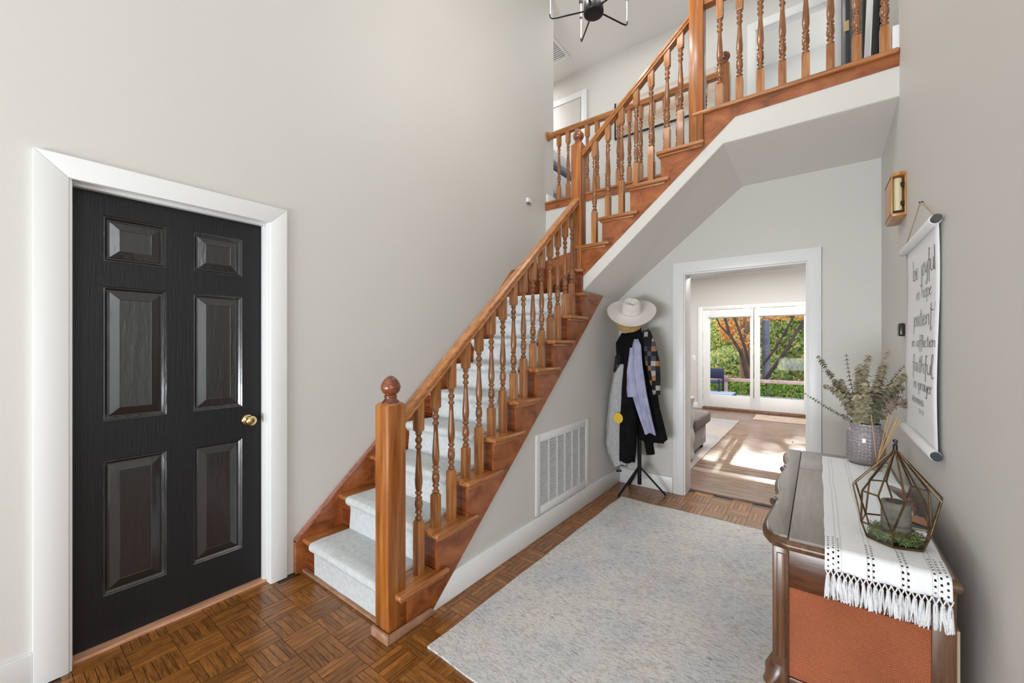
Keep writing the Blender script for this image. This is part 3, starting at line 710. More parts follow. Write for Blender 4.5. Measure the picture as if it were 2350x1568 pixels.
# balcony railing
br = thing('balcony_railing', (3.05, .1, ZF), 'orange-brown turned railing along the balcony edge, meeting the right wall', 'railing')
build('handrail', MB().sweep(RP, (3.05, .634, 3.70), (3.05, YR+.005, 3.70)), W_RAILY, br, smooth=True, auto=R(28))
for i in range(8):
    bal(3.05, .535-.1185*i, ZF, .165, 3.72, br, .041)
# gallery railing over the stairwell
gr = thing('gallery_railing', (3.93, 1.6, ZF), 'golden brown turned railing across the upper hall above the stairwell', 'railing')
build('handrail', MB().sweep(RP, (3.94, YL, 3.70), (3.94, .70, 3.70)), W_RAILY, gr, smooth=True, auto=R(28))
build('rosette', MB().lathe([(.052, 0), (.052, .008), (.044, .016), (.03, .018)], (3.94, YL-.001, 3.735), 20, (0, -1, 0)), W_RAILY, gr, smooth=True)
for i in range(14):
    y = 2.325-.1165*i
    if y > .72: bal(3.94, y, ZF, .17, 3.72, gr, .041)
newel((3.945, .655), ZF, 3.80, gr, .09)
build('fascia', MB().box(3.885, 3.90, .66, YL, 2.868, ZF-.02), W_STRING, gr, .002)
build('landing_nosing', MB().box(3.872, 3.97, .66, YL, ZF-.026, ZF), W_TREADY, gr, .010, seg=3)
trimbox('baseboard_upper', 'white baseboard end at the wall corner above the stair', [(3.905, 4.08, YL-.02, YL+.0, ZF, ZF+.10), (4.063, 4.08, YL, 6.0, ZF, ZF+.10)])

# return air grille
vg = thing('wall_vent', (2.73, 1.55, .16), 'large white slatted return air grille on the wall below the stair', 'vent')
mb = MB()
gx0, gx1, gz0, gz1 = 2.33, 3.129, .157, .718
fr_ = .052
frame_boxes(mb, 'y', 1.556, 1.5665, gx0, gx1, gz0, gz1, fr_, fr_, fr_, fr_)
build('vent_frame', mb, WHITE2, vg, .002)
build('shade_backing', MB().box(gx0+.04, gx1-.04, 1.5652, 1.568, gz0+.04, gz1-.04), mat('vent_shadow', rgb(92, 88, 98), .8), vg)  # dark sheet stands in for the shade behind the louvers
nc = 6; cw_ = (gx1-gx0-2*fr_)/nc
for c in range(nc):
    a = gx0+fr_+c*cw_
    if c: build('divider', MB().box(a-.0045, a+.0045, 1.557, 1.566, gz0+fr_, gz1-fr_), WHITE2, vg)
    mb = MB(); nlv = 38; hz = (gz1-gz0-2*fr_)/nlv
    for i in range(nlv):
        z = gz0+fr_+i*hz
        mb.box(a+.004, a+cw_-.004, 1.5585, 1.5640, z+hz*.30, z+hz*.86)
    o = build('louvers', mb, WHITE2, vg); o['kind'] = 'stuff'

# ------------------------------------------------------------------ rug
def rug(name, x0, x1, y0, y1, z, m, label, cat='rug', wav=.006, nx=60, ny=36, t=.009):
    rows = []
    for i in range(nx+1):
        row = []
        for j in range(ny+1):
            x = x0+(x1-x0)*i/nx; y = y0+(y1-y0)*j/ny
            ex = mnoise.noise(Vector((x*3, y*3, 1.3)))*wav
            if j in (0, ny): y += mnoise.noise(Vector((x*4, 2, 0)))*wav*1.6
            if i in (0, nx): x += mnoise.noise(Vector((3, y*4, 0)))*wav*1.6
            row.append((x, y, z+t+max(0, ex)*.4))
        rows.append(row)
    lo = lambda r: [(p[0], p[1], z) for p in r]
    rows2 = [[(r[0][0], r[0][1], z)]+r+[(r[-1][0], r[-1][1], z)] for r in rows]
    rows2 = [[(p[0], p[1], z) for p in rows2[0]]]+rows2+[[(p[0], p[1], z) for p in rows2[-1]]]
    return tag(build(name, MB().grid(rows2), m, smooth=True), label, cat)
rug('area_rug', 1.20, 3.41, -.30, 1.385, .0008, RUG, 'large faded grey area rug with a worn blue and rust pattern in the hallway')

# ------------------------------------------------------------------ console cabinet on the right
cn = thing('console_cabinet', (2.15, -.1, 0), 'antique walnut console cabinet with a scalloped top and orange grille cloth, against the right wall', 'cabinet')
B = lambda name, mb, m, bevel=0, **k: build(name, mb, m, cn, bevel, **k)
lip = [(2.834, -.297), (2.834, .134), (2.80, .150), (2.765, .157), (2.70, .158), (2.62, .152), (2.527, .138), (2.47, .141), (2.447, .156), (2.425, .150), (2.401, .142), (2.33, .146), (2.259, .155), (2.178, .157), (2.073, .149), (2.01, .140), (1.95, .143), (1.925, .157), (1.905, .150), (1.893, .141), (1.826, .143), (1.739, .153), (1.68, .155), (1.617, .148), (1.575, .128), (1.560, .105), (1.552, .074), (1.552, -.297)]
shift = .018
def inset(poly, d):
    n = len(poly); out = []
    for i in range(n):
        p0, p1, p2 = Vector(poly[i-1]), Vector(poly[i]), Vector(poly[(i+1) % n])
        a = (p1-p0).normalized(); b = (p2-p1).normalized(); nn = Vector((a.y+b.y, -(a.x+b.x)))
        if nn.length < 1e-6: nn = Vector((a.y, -a.x))
        nn.normalize(); out.append((p1.x-nn.x*-d, p1.y-nn.y*-d))
    return out
def inside_dir(poly):  # make inset shrink
    a = inset(poly, .01); area = lambda q: abs(sum(q[i][0]*q[(i+1) % len(q)][1]-q[(i+1) % len(q)][0]*q[i][1] for i in range(len(q)))/2)
    return 1 if area(a) < area(poly) else -1
sgn = inside_dir(lip)
lip = [(x-.03 if x < 1.75 else x, y) for x, y in lip]
mb = MB()
lv = [(.012, .708), (.004, .712), (0, .722), (.002, .732), (.010, .739), (.014, .741)]
mb.grid([[(p[0], p[1], z) for p in inset(lip, sgn*d)] for d, z in lv], closed=True)
n_ = len(lip); mb.f.append(tuple(range(n_))[::-1]); mb.f.append(tuple(range(len(mb.v)-n_, len(mb.v))))
B('top_molding', mb, W_CONSV, smooth=True, auto=R(50))
inn = inset(lip, sgn*.016)
front = [p for p in inn if p[1] > .076]
def topslab(name, poly): B(name, MB().prism(poly, 'z', .738, .750), W_CONTOP, .002)
fr2 = [(max(p[0] for p in front), .0765)]+front+[(min(p[0] for p in front), .0765)]
topslab('top_board', fr2)
xa, xb_ = min(p[0] for p in inn), max(p[0] for p in inn)
topslab('lid', [(xa, .0735), (2.418, .0735), (2.418, -.283), (xa, -.283)])
topslab('top_board', [(2.421, .0735), (xb_, .0735), (xb_, -.283), (2.421, -.283)])
cx0, cx1, cy0, cy1 = 1.545, 2.80, -.290, .118
B('case', MB().box(cx0+.012, cx1-.012, cy0+.004, cy1-.014, .30, .708), W_CONS)
B('corner_post', MB().box(cx0, cx0+.04, .074, cy1, .27, .709), W_CONSV, .004)
B('post_inlay', MB().box(cx0-.003, cx0+.02, .083, .107, .355, .69), W_CONSV, .003)
B('post_inlay', MB().box(cx0-.0015, cx0+.02, .0785, .0805, .30, .70), W_CONS)
B('corner_post', MB().box(cx1-.04, cx1, .074, cy1, .27, .709), W_CONSV, .004)
B('corner_post', MB().box(cx0+.002, cx0+.04, cy0, -.243, .10, .709), W_CONSV, .003)
B('corner_post', MB().box(cx1-.04, cx1, cy0, -.243, .10, .709), W_CONSV, .003)
B('end_rail', MB().box(cx0+.006, cx0+.03, -.245, .075, .585, .709), W_CONS, .001)
B('end_rail', MB().box(cx0+.002, cx0+.03, -.245, .075, .27, .302), W_CONS, .004)
B('grille_cloth', MB().box(cx0+.010, cx0+.02, -.245, .075, .30, .587), GRILLE)['label'] = 'coarse orange woven speaker cloth'
B('back_panel', MB().box(cx0+.01, cx1-.01, -.297, -.291, .12, .60), mat('raw_board', rgb(170, 148, 124), .7))
B('front_rail', MB().box(cx0+.04, cx1-.04, cy1-.02, cy1-.004, .27, .34), W_CONS, .002)
B('front_door', MB().box(cx0+.06, 2.165, cy1-.018, cy1-.002, .35, .695), W_CONS, .004)
B('front_door', MB().box(2.175, cx1-.06, cy1-.018, cy1-.002, .35, .695), W_CONS, .004)
def cab_leg(sx, sy, x, y):
    pts, rr = [], []
    for t, ox, rad in ((.33, .0, .030), (.30, .012, .036), (.26, .018, .034), (.20, .010, .025), (.12, -.004, .018), (.05, -.002, .015), (.02, .010, .020), (0, .014, .022)):
        pts.append((x+sx*ox, y+sy*ox, t)); rr.append(rad)
    return MB().tube(pts, rr, 12)
B('leg', cab_leg(-1, 1, cx0+.035, .094), W_CONSV, smooth=True)
B('leg', cab_leg(1, 1, cx1-.035, .094), W_CONSV, smooth=True)
B('leg', MB().box(cx0+.005, cx0+.04, cy0+.002, -.25, 0, .11), W_CONSV, .003)
B('leg', MB().box(cx1-.04, cx1-.005, cy0+.002, -.25, 0, .11), W_CONSV, .003)

# table runner
ru0, ru1 = -.016, -.276
path = []
xr = 2.735
while xr > 1.535: path.append((xr, .7525)); xr -= .03
path += [(1.530, .7525), (1.519, .7505), (1.512, .744), (1.509, .735), (1.508, .722), (1.507, .708), (1.506, .695)]
def plen(): 
    s = [0]
    for a, b in zip(path[::-1][:-1], path[::-1][1:]): s.append(s[-1]+math.dist(a, b))
    return s[::-1]
ln = plen(); NU = 52
rows, uvs = [], []
for i in range(NU+1):
    u = i/NU; row = []
    for (x, z), L in zip(path, ln):
        y = ru0+(ru1-ru0)*u+mnoise.noise(Vector((x*5, u*2, 0)))*.005
        edge = 1 if i in (0, NU) else 0
        y += edge*mnoise.noise(Vector((x*60, i, 0)))*.002
        rip = .0012*max(0, mnoise.noise(Vector((x*9, u*7, 4))))
        dr = 0
        if z < .75: dr = (.752-z)/.06*.004*math.sin(u*19+1)
        row.append((x-dr-(.001 if z < .75 else 0), y, z+(rip if z >= .7524 else 0))); uvs.append((u, L))
    rows.append(row)
mb = MB().grid(rows)
rn = build('table_runner', mb, RUNNER, smooth=True)
ul = rn.data.uv_layers.new(name='UVMap')
for lp in rn.data.loops: ul.data[lp.index].uv = uvs[lp.vertex_index]
md = rn.modifiers.new('s', 'SOLIDIFY'); md.thickness = .0016; md.offset = 1
tag(rn, 'off-white woven table runner with openwork rows and a knotted fringe, on the console', 'table runner')
# knotted fringe
NT = 20
net = MB()
for i in range(NT+1):
    y0 = ru0+(ru1-ru0)*i/NT
    for s in (-1, 1):
        y1 = y0+s*.5*(ru1-ru0)/NT
        if not (min(ru0, ru1)-.003 <= y1 <= max(ru0, ru1)+.003): continue
        net.tube([(1.504, y0, .697), (1.500, (y0+y1)/2, .689), (1.502, y1, .680)], .0017, 6)
o = build('fringe_netting', net, TASSEL, rn, smooth=True)
tass = []
for v_ in range(4):
    rnd = random.Random(v_); mb = MB()
    mb.lathe([(.001, .004), (.0042, .002), (.0045, -.002), (.003, -.005)], seg=8)
    for q in range(11):
        a = rnd.uniform(0, 2*PI); rr = .0036*math.sqrt(rnd.random()); L = rnd.uniform(.054, .070); sw = rnd.uniform(-.005, .005)
        mb.tube([(rr*math.cos(a), rr*math.sin(a), -.002), (rr*1.5*math.cos(a)-.001, rr*1.8*math.sin(a)+sw*.3, -L*.5), (rr*1.6*math.cos(a), rr*2.6*math.sin(a)+sw, -L)], [.0022, .0027, .0014], 5)
    me = build('tassel', mb, TASSEL, smooth=True); tass.append(me.data); bpy.data.objects.remove(me)
for i in range(NT):
    y = ru0+(ru1-ru0)*(i+.5)/NT
    o = bpy.data.objects.new('tassel', tass[i % 4]); COL.objects.link(o); o.parent = rn; o.location = (1.501, y, .679)
    o.rotation_euler = (random.uniform(-.06, .06), random.uniform(-.05, .02), random.uniform(-1, 1)*.5)

# glass terrarium
ZT = .757
tc_ = (1.692, -.188)
tr_ = thing('terrarium', (tc_[0], tc_[1], ZT), 'geometric glass terrarium with brass edges holding a stone pillar candle and moss, on the runner', 'terrarium')
def ring(r, z, angs): return [Vector((tc_[0]+r*math.cos(R(a)), tc_[1]+r*math.sin(R(a)), z)) for a in angs]
ba = [169+60*i for i in range(6)]
g0 = ring(.071, ZT+.002, ba); g1 = ring(.086, ZT+.045, ba)
ua = sum([[a-17, a+17] for a in ba], []); g2 = ring(.100, ZT+.150, ua); ap = Vector((tc_[0]+.004, tc_[1], ZT+.278))
edges = []
faces = []
for i in range(6):
    j = (i+1) % 6
    edges += [(g0[i], g0[j]), (g0[i], g1[i]), (g1[i], g1[j]), (g1[i], g2[2*i]), (g1[i], g2[2*i+1]), (g2[2*i+1], g2[(2*i+2) % 12]), (g2[2*i], ap), (g2[2*i+1], ap)]
    faces += [(g0[i], g0[j], g1[j], g1[i]), (g1[i], g1[j], g2[(2*i+2) % 12], g2[2*i+1]), (g2[2*i+1], g2[(2*i+2) % 12], ap), (g1[i], g2[2*i+1], ap, g2[2*i])]
cm = MB()
for a, b in edges: cm.tube([a, b], .0026, 6)
build('brass_frame', cm, BRONZE, tr_, smooth=True)
ctr = Vector((tc_[0], tc_[1], ZT+.13))
for f in faces[:]:
    mb = MB(); c0 = sum(f, Vector())/len(f); mb.add([c0+(p-c0)*.985 for p in f], [tuple(range(len(f)))]); build('pane', mb, GLASS, tr_)
build('base_plate', MB().prism([(p.x, p.y) for p in g0], 'z', ZT-.002, ZT+.001), BRONZE, tr_)
fin = MB().tube([ap+Vector((0, 0, -.012)), ap+Vector((0, 0, .012))], .006, 8)
pts = [ap+Vector((.010*math.cos(t), .004*math.sin(2*t), .018+.009*math.sin(t))) for t in [i*PI/6 for i in range(13)]]
fin.tube(pts, .0022, 6)
build('hanging_loop', fin, BLACK, tr_, smooth=True)
cdl = MB().lathe([(.0345, 0), (.0350, .004), (.0350, .098), (.0335, .101), (.024, .102), (.021, .092), (.001, .085)], (tc_[0]+.008, tc_[1]-.002, ZT+.014), 28)
tag(build('pillar_candle', cdl, CONCRETE, smooth=True), 'mottled grey-green pillar candle inside the glass terrarium', 'candle')
mb = MB(); rnd = random.Random(5)
for i in range(420):
    a = rnd.uniform(0, 2*PI); r = .062*math.sqrt(rnd.random()); 
    if r < .038 and rnd.random() < .8: r = rnd.uniform(.04, .064)
    x, y = tc_[0]+r*math.cos(a), tc_[1]+r*math.sin(a); z = ZT+.004+rnd.uniform(0, .026)
    b = rnd.uniform(0, 2*PI); l = rnd.uniform(.008, .018)
    def clampp(px2, py2):
        d = math.hypot(px2-tc_[0], py2-tc_[1]); k = min(1, .066/d) if d > 0 else 1
        return tc_[0]+(px2-tc_[0])*k, tc_[1]+(py2-tc_[1])*k
    p2 = clampp(x+l*.6*math.cos(b), y+l*.6*math.sin(b)); p3 = clampp(x+l*math.cos(b+.8), y+l*math.sin(b+.8))
    mb.tube([(x, y, z), (p2[0], p2[1], z+rnd.uniform(.002, .010)), (p3[0], p3[1], z+rnd.uniform(-.004, .006))], .0009, 3)
o = build('moss', mb, MOSS); o['kind'] = 'stuff'; o['label'] = 'green moss on the floor of the terrarium'; o['category'] = 'moss'

# vase, dried eucalyptus, reed diffuser
vc = (2.702, -.190)
vs_ = thing('vase', (vc[0], vc[1], .7545), 'squat mauve-grey glass vase with a dimpled surface, on the console', 'vase')
vp = [(.050, 0), (.064, .003), (.074, .012), (.0765, .03), (.0775, .09), (.0775, .150), (.0745, .164), (.066, .174), (.062, .178), (.0615, .186), (.064, .200), (.0635, .203), (.059, .202), (.057, .186), (.064, .165), (.070, .09), (.066, .02), (.001, .012)]
build('vase_body', MB().lathe([(r, z) for r, z in vp], (vc[0], vc[1], .7545), 40), VASE, vs_, smooth=True)
def stem(tip, ctrl, n, size, m, thin=False, label=None):
    n = int(n*1.25)
    base = Vector((vc[0]+random.uniform(-.03, .03), vc[1]+random.uniform(-.03, .03), .80))
    neck = Vector((vc[0]+(tip[0]-vc[0])*.16+random.uniform(-.01, .01), vc[1]+(tip[1]-vc[1])*.16, .955))
    dv = Vector((neck.x-vc[0], neck.y-vc[1], 0)); 
    if dv.length > .042: neck = Vector((vc[0], vc[1], .955))+dv.normalized()*.042
    tip = Vector(tip); ctrl = Vector(ctrl); pts = []
    for i in range(13):
        t = i/12; pts.append(neck*(1-t)**2+ctrl*2*t*(1-t)+tip*t*t)
    root = thing('eucalyptus_stem', tuple(base), label or 'dried eucalyptus stem with round olive-beige leaves, among the upright ones in the vase', 'dried plant', 'dried eucalyptus stems in the vase')
    build('stem', MB().tube([base]+pts, .0022, 5, .0008), TWIG, root, smooth=True)
    lv_ = MB()
    for i in range(n):
        t = .12+.88*(i+.5)/n; p = neck*(1-t)**2+ctrl*2*t*(1-t)+tip*t*t
        d = ((ctrl-neck)*(1-t)+(tip-ctrl)*t).normalized()
        for s in (0, 1):
            a = d.cross(Vector((0, 0, 1))); 
            if a.length < .1: a = Vector((1, 0, 0))
            a.normalize(); b = d.cross(a); ang = s*PI+i*1.3+random.uniform(-.3, .3); out = (a*math.cos(ang)+b*math.sin(ang)).normalized()
            sz = size*(1.30-.62*t)*random.uniform(.85, 1.15)*(.72 if thin else 1)
            nrm = (d*.86+out*.5).normalized(); side = nrm.cross(out).normalized(); fw2 = side.cross(nrm).normalized()
            if fw2.dot(out) < 0: fw2 = -fw2
            c = p+out*sz*.9
            vv = [c+fw2*sz*math.cos(q*2*PI/7)+side*sz*.95*math.sin(q*2*PI/7)+nrm*sz*.18*(math.cos(q*2*PI/7*2)) for q in range(7)]
            lv_.add(vv+[c-nrm*sz*.12], [(q, (q+1) % 7, 7) for q in range(7)])
    o = build('leaves', lv_, m, root, smooth=True); o['kind'] = 'stuff'
    return root
xx = vc[0]
G = 'dried eucalyptus stems in the vase'
specs = [((xx, .062, 1.09), (xx-.02, -.06, 1.00), 15, .012, LEAFG, True, 'thin sparse eucalyptus stem reaching out low towards the opening'),
 ((xx, .002, 1.292), (xx, -.10, 1.11), 24, .015, LEAFG, False, 'grey-green eucalyptus stem arching up towards the opening, its tip tapering'),
 ((xx-.03, -.022, 1.135), (xx-.03, -.10, 1.12), 18, .016, LEAFD, False, 'short beige eucalyptus stem curving out over the console below the long arching one'),
 ((xx+.03, -.116, 1.305), (xx+.02, -.13, 1.12), 12, .013, LEAFG, True, 'thin upright pale eucalyptus stem beside the arching one'),
 ((xx-.02, -.198, 1.300), (xx-.02, -.17, 1.12), 22, .018, LEAFD, False, 'upright thick eucalyptus stem in the centre, ending in a round curled tip'),
 ((xx+.02, -.170, 1.25), (xx+.02, -.15, 1.1), 20, .020, LEAFD, False, 'shorter beige eucalyptus stem just behind the central upright one'),
 ((xx, -.272, 1.325), (xx, -.23, 1.14), 22, .015, LEAFP, False, 'tallest eucalyptus stem, with small pinkish tip leaves'),
 ((xx-.03, -.262, 1.262), (xx-.03, -.215, 1.12), 20, .020, LEAFD, False, 'thick beige eucalyptus stem rising right beside the tallest pinkish one'),
 ((xx+.02, -.335, 1.25), (xx, -.25, 1.13), 18, .012, LEAFG, True, 'thin pale eucalyptus stem standing behind the scroll side of the bunch'),
 ((xx-.06, -.338, 1.212), (xx-.05, -.25, 1.13), 22, .020, LEAFD, False, 'dense beige eucalyptus stem leaning over towards the scroll'),
 ((xx-.08, -.320, 1.150), (xx-.06, -.25, 1.13), 16, .020, LEAFG, False, 'grey-green eucalyptus stem below the one leaning towards the scroll'),
 ((xx-.05, -.335, 1.052), (xx-.06, -.29, 1.15), 20, .021, LEAFP, False, 'pinkish eucalyptus stem drooping beside the scroll'),
 ((xx-.07, -.150, 1.10), (xx-.05, -.17, 1.04), 16, .022, LEAFD, False, 'low beige eucalyptus leaves spilling over the rim on the opening side'),
 ((xx-.05, -.235, 1.08), (xx-.05, -.21, 1.04), 15, .022, LEAFG, False, 'low grey-green eucalyptus leaves spilling over the rim on the wall side'),
 ((xx+.01, -.09, 1.17), (xx, -.13, 1.06), 18, .018, LEAFD, False, "beige eucalyptus stem leaning between the arching stem and the bunch's centre"),
 ((xx-.07, -.185, 1.16), (xx-.06, -.19, 1.04), 20, .022, LEAFD, False, 'front beige eucalyptus stem covering the middle of the bunch')]
for s_ in specs: stem(*s_)
df = thing('reed_diffuser', (2.60, -.222, .7545), 'small clear glass reed diffuser bottle with tan sticks, in front of the vase', 'diffuser')
build('bottle', MB().lathe([(.016, 0), (.019, .002), (.0195, .035), (.016, .042), (.009, .046), (.009, .056), (.0105, .058), (.009, .059)], (2.575, -.222, .7545), 18), AMBER, df, smooth=True)
for ty, tz, tx in ((-.200, 1.02, 2.56), (-.262, 1.02, 2.57), (-.272, 1.02, 2.55), (-.292, 1.01, 2.58), (-.300, 1.004, 2.56), (-.285, 1.0, 2.54)):
    build('reed', MB().tube([(2.575-(tx-2.575)*.2, -.222-(ty+.222)*.12, .765), (tx, ty, tz)], .0016, 6), REED, df)
# small things behind the terrarium
mb = MB(); pts = []
for i in range(9):
    t = i/8; pts.append((2.30-.36*t, -.232-.045*math.sin(t*2.4), .762+.006*math.sin(t*PI)))
mb.tube(pts, [.003, .010, .014, .016, .016, .014, .010, .006, .003], 8)
tag(build('wooden_pod', mb, wood('pod_wood', rgb(70, 44, 36), rgb(106, 74, 62), rgb(124, 90, 78), (30, 30, 30), 1, .7, coat=0), smooth=True), 'long dark brown dried pod lying on the runner behind the terrarium', 'ornament')
cs = thing('coaster_stack', (1.87, -.262, .7545), 'small stack of blue striped and tan cloth coasters behind the terrarium by the wall', 'coaster')
for i, (c_, nm) in enumerate(((rgb(196, 178, 158), 'a'), (rgb(92, 108, 132), 'b'), (rgb(164, 120, 92), 'c'))):
    o = build('coaster', MB().box(1.83+i*.004, 1.915+i*.003, -.288+.002*i, -.225, .7545+i*.006, .7600+i*.006), mat('coaster_'+nm, c_, .9, bump=.5, bscale=90), cs, .0015)

# ------------------------------------------------------------------ scroll, chime box, sensor on the right wall
sr = thing('scroll_banner', (2.39, -.335, 1.8), 'white hanging canvas scroll with black brush lettering and dowel ends on the right wall', 'wall hanging')
rows = []
for i in range(25):
    z = .957+(1.80-.957)*i/24
    rows.append([(2.715-(2.715-2.055)*j/10, -.3385+.004*math.sin(i*.25)+.001*math.sin(j), z) for j in range(11)])
build('canvas', MB().grid(rows), PAPER, sr, smooth=True, solid=.0012)
for z in (1.80, .957):
    build('canvas_roll', MB().lathe([(.017, 0), (.0175, .002), (.0175, .66), (.017, .662)], (2.055, -.332, z), 20, (1, 0, 0)), PAPER, sr, smooth=True)
    c_ = mat('dowel_end_%d' % int(z), rgb(70, 66, 64) if z > 1 else rgb(52, 58, 70), .6)
    build('dowel', MB().lathe([(.014, 0), (.014, .71)], (2.030, -.332, z), 18, (1, 0, 0)), c_, sr)
cord = MB().tube([(2.70, -.334, 1.815), (2.40, -.344, 1.955), (2.07, -.334, 1.815)], .0022, 6)
build('cord', cord, mat('jute', rgb(178, 156, 124), .9), sr)
build('nail', MB().lathe([(.003, 0), (.003, .012), (.005, .013)], (2.40, -.352, 1.955), 8, (0, 1, 0)), BLACK, sr)
# brush letters: strokes in a unit box (x right, y up; descenders negative)
GL = {
 'b': (.55, [[(0, 1.9), (.02, 0)], [(.02, .3), (.25, .95), (.5, .6), (.3, 0), (.02, .15)]]),
 'e': (.5, [[(.05, .45), (.4, .75), (.25, 1), (.05, .6), (.1, .1), (.3, 0), (.5, .3)]]),
 'j': (.3, [[(.25, 1), (.22, -.5), (.1, -.9), (-.05, -.7)], [(.27, 1.3), (.28, 1.36)]]),
 'o': (.55, [[(.3, 1), (.05, .6), (.15, .05), (.4, .1), (.48, .7), (.3, 1), (.55, 1.1)]]),
 'y': (.55, [[(.05, 1), (.1, .3), (.3, .15), (.45, 1)], [(.45, 1), (.4, -.6), (.2, -.9), (.1, -.5)]]),
 'f': (.4, [[(.45, 1.8), (.25, 1.95), (.2, 1.2), (.2, -.6), (.3, -.8)], [(0, 1), (.4, 1.02)]]),
 'u': (.6, [[(.05, 1), (.07, .2), (.3, 0), (.5, .4)], [(.52, 1), (.52, .1), (.62, 0)]]),
 'l': (.25, [[(.1, 1.9), (.1, .1), (.25, -.05)]]),
 'L': (.5, [[(.1, .4), (.35, 1.9), (.15, 2.0), (.08, .8), (.2, -.3), (.5, -.15)]]),
 'i': (.25, [[(.1, 1), (.1, .1), (.22, 0)], [(.11, 1.35), (.12, 1.42)]]),
 'n': (.6, [[(.05, 1), (.06, 0)], [(.06, .6), (.3, 1), (.45, .8), (.47, .1), (.6, 0)]]),
 'h': (.6, [[(.05, 1.9), (.06, 0)], [(.06, .6), (.3, 1), (.45, .8), (.47, .1), (.6, 0)]]),
 'p': (.55, [[(.05, 1), (.05, -.8)], [(.05, .3), (.25, 1), (.5, .6), (.3, 0), (.05, .15)]]),
 'a': (.6, [[(.45, .9), (.2, 1), (.05, .4), (.2, 0), (.42, .5)], [(.47, 1), (.47, .1), (.6, 0)]]),
 't': (.4, [[(.2, 1.7), (.18, .1), (.35, 0)], [(0, 1.15), (.42, 1.2)]]),
 'T': (.8, [[(.2, 2.0), (.18, -.2), (.3, -.6), (.42, -.2)], [(.1, 1.5), (.45, 1.25), (.7, 1.4), (.85, 2.0)]]),
 'c': (.5, [[(.45, .85), (.2, 1), (.05, .5), (.15, 0), (.45, .1)]]),
 'r': (.45, [[(.05, 1), (.07, 0)], [(.07, .55), (.25, 1), (.42, .9)]]),
 '.': (.25, [[(.1, .05), (.13, .0)]]), ' ': (.45, []),
 'R': (.6, [[(.05, 0), (.05, 1), (.4, .95), (.4, .55), (.05, .5), (.5, 0)]]), 'O': (.6, [[(.28, 1), (.05, .5), (.28, 0), (.5, .5), (.28, 1)]]),
 'M': (.7, [[(.05, 0), (.1, 1), (.33, .3), (.55, 1), (.6, 0)]]), 'A': (.6, [[(.02, 0), (.25, 1), (.5, 0)], [(.12, .4), (.4, .4)]]),
 'N': (.6, [[(.05, 0), (.05, 1), (.5, 0), (.5, 1)]]), 'S': (.5, [[(.42, .9), (.15, 1), (.1, .65), (.4, .4), (.35, .05), (.05, .05)]]),
 '1': (.3, [[(.02, .8), (.15, 1), (.15, 0)]]), '2': (.5, [[(.05, .8), (.25, 1), (.4, .75), (.05, 0), (.45, 0)]]), ':': (.2, [[(.08, .25), (.09, .2)], [(.08, .7), (.09, .65)]])}
def write(mb, text, x0, z0, size, wid, wscale, yf):
    tot = sum(GL[c][0] for c in text)
    k = wid/tot; cx = 0
    for ch in text:
        w_, strokes = GL[ch]
        for s in strokes:
            P_ = [(x0-(cx+p[0])*k, z0+p[1]*size) for p in s]
            # smooth
            Q = []
            for i in range(len(P_)-1):
                p0 = P_[max(i-1, 0)]; p1 = P_[i]; p2 = P_[i+1]; p3 = P_[min(i+2, len(P_)-1)]
                for q in range(5):
                    t = q/5
                    Q.append(tuple(.5*((2*p1[d])+(-p0[d]+p2[d])*t+(2*p0[d]-5*p1[d]+4*p2[d]-p3[d])*t*t+(-p0[d]+3*p1[d]-3*p2[d]+p3[d])*t**3) for d in (0, 1)))
            Q.append(P_[-1])
            L, Rr = [], []
            for i, q in enumerate(Q):
                a = Q[max(i-1, 0)]; b = Q[min(i+1, len(Q)-1)]; dx, dz = b[0]-a[0], b[1]-a[1]; n = math.hypot(dx, dz) or 1
                hw = wscale*.74*(.25+.75*abs(dz)/n*(1 if dz < 0 else .4))
                hx, hz = -dz/n*hw, dx/n*hw
                yy = yf(q[1]); L.append((q[0]+hx, yy, q[1]+hz)); Rr.append((q[0]-hx, yy, q[1]-hz))
            mb.grid([L, Rr])
        cx += w_
yf = lambda z: -.3368+.004*math.sin((z-.957)/(1.80-.957)*24*.25)+.0012
mb = MB()
for text, x0, z0, size, wid, ws_ in (('be joyful', 2.53, 1.635, .046, .43, .0046), ('in hope', 2.46, 1.545, .030, .30, .0036), ('patienT', 2.50, 1.432, .040, .40, .0044),
        ('in affliction', 2.53, 1.345, .024, .46, .0042), ('faithfuL', 2.50, 1.240, .036, .42, .0048), ('in prayer.', 2.47, 1.168, .027, .38, .0042), ('ROMANS', 2.50, 1.105, .022, .24, .0040), ('12:12', 2.36, 1.072, .015, .10, .0025)):
    write(mb, text, x0, z0, size, wid, ws_, yf)
o = build('lettering', mb, INK, sr); o['label'] = 'black brush lettering'
# door chime box
ch = thing('door_chime', (2.9, -.32, 2.1), 'wooden door chime box with a cream tube, high on the right wall', 'door chime')
build('back_board', MB().box(2.795, 3.03, -.352, -.345, 2.005, 2.218), W_CHIME, ch, .002)
build('front_cover', MB().prism([(2.797, 2.012), (3.03, 2.012), (3.03, 2.214), (2.797, 2.214)], 'y', -.302, -.294), W_CHIME, ch, .003)
build('cover_edge', MB().prism([(-.345, 2.205), (-.302, 2.205), (-.294, 2.198), (-.294, 2.207), (-.302, 2.222), (-.345, 2.222)], 'x', 2.790, 3.03), W_CHIME, ch, .0015)
build('cover_edge', MB().prism([(-.345, 2.002), (-.302, 2.002), (-.294, 2.012), (-.294, 2.022), (-.302, 2.016), (-.345, 2.016)], 'x', 2.790, 3.03), W_CHIME, ch, .0015)
build('chime_tube', MB().lathe([(.0165, 0), (.0172, .002), (.0172, .163), (.0165, .165)], (2.818, -.321, 2.030), 20), CREAM, ch, smooth=True)
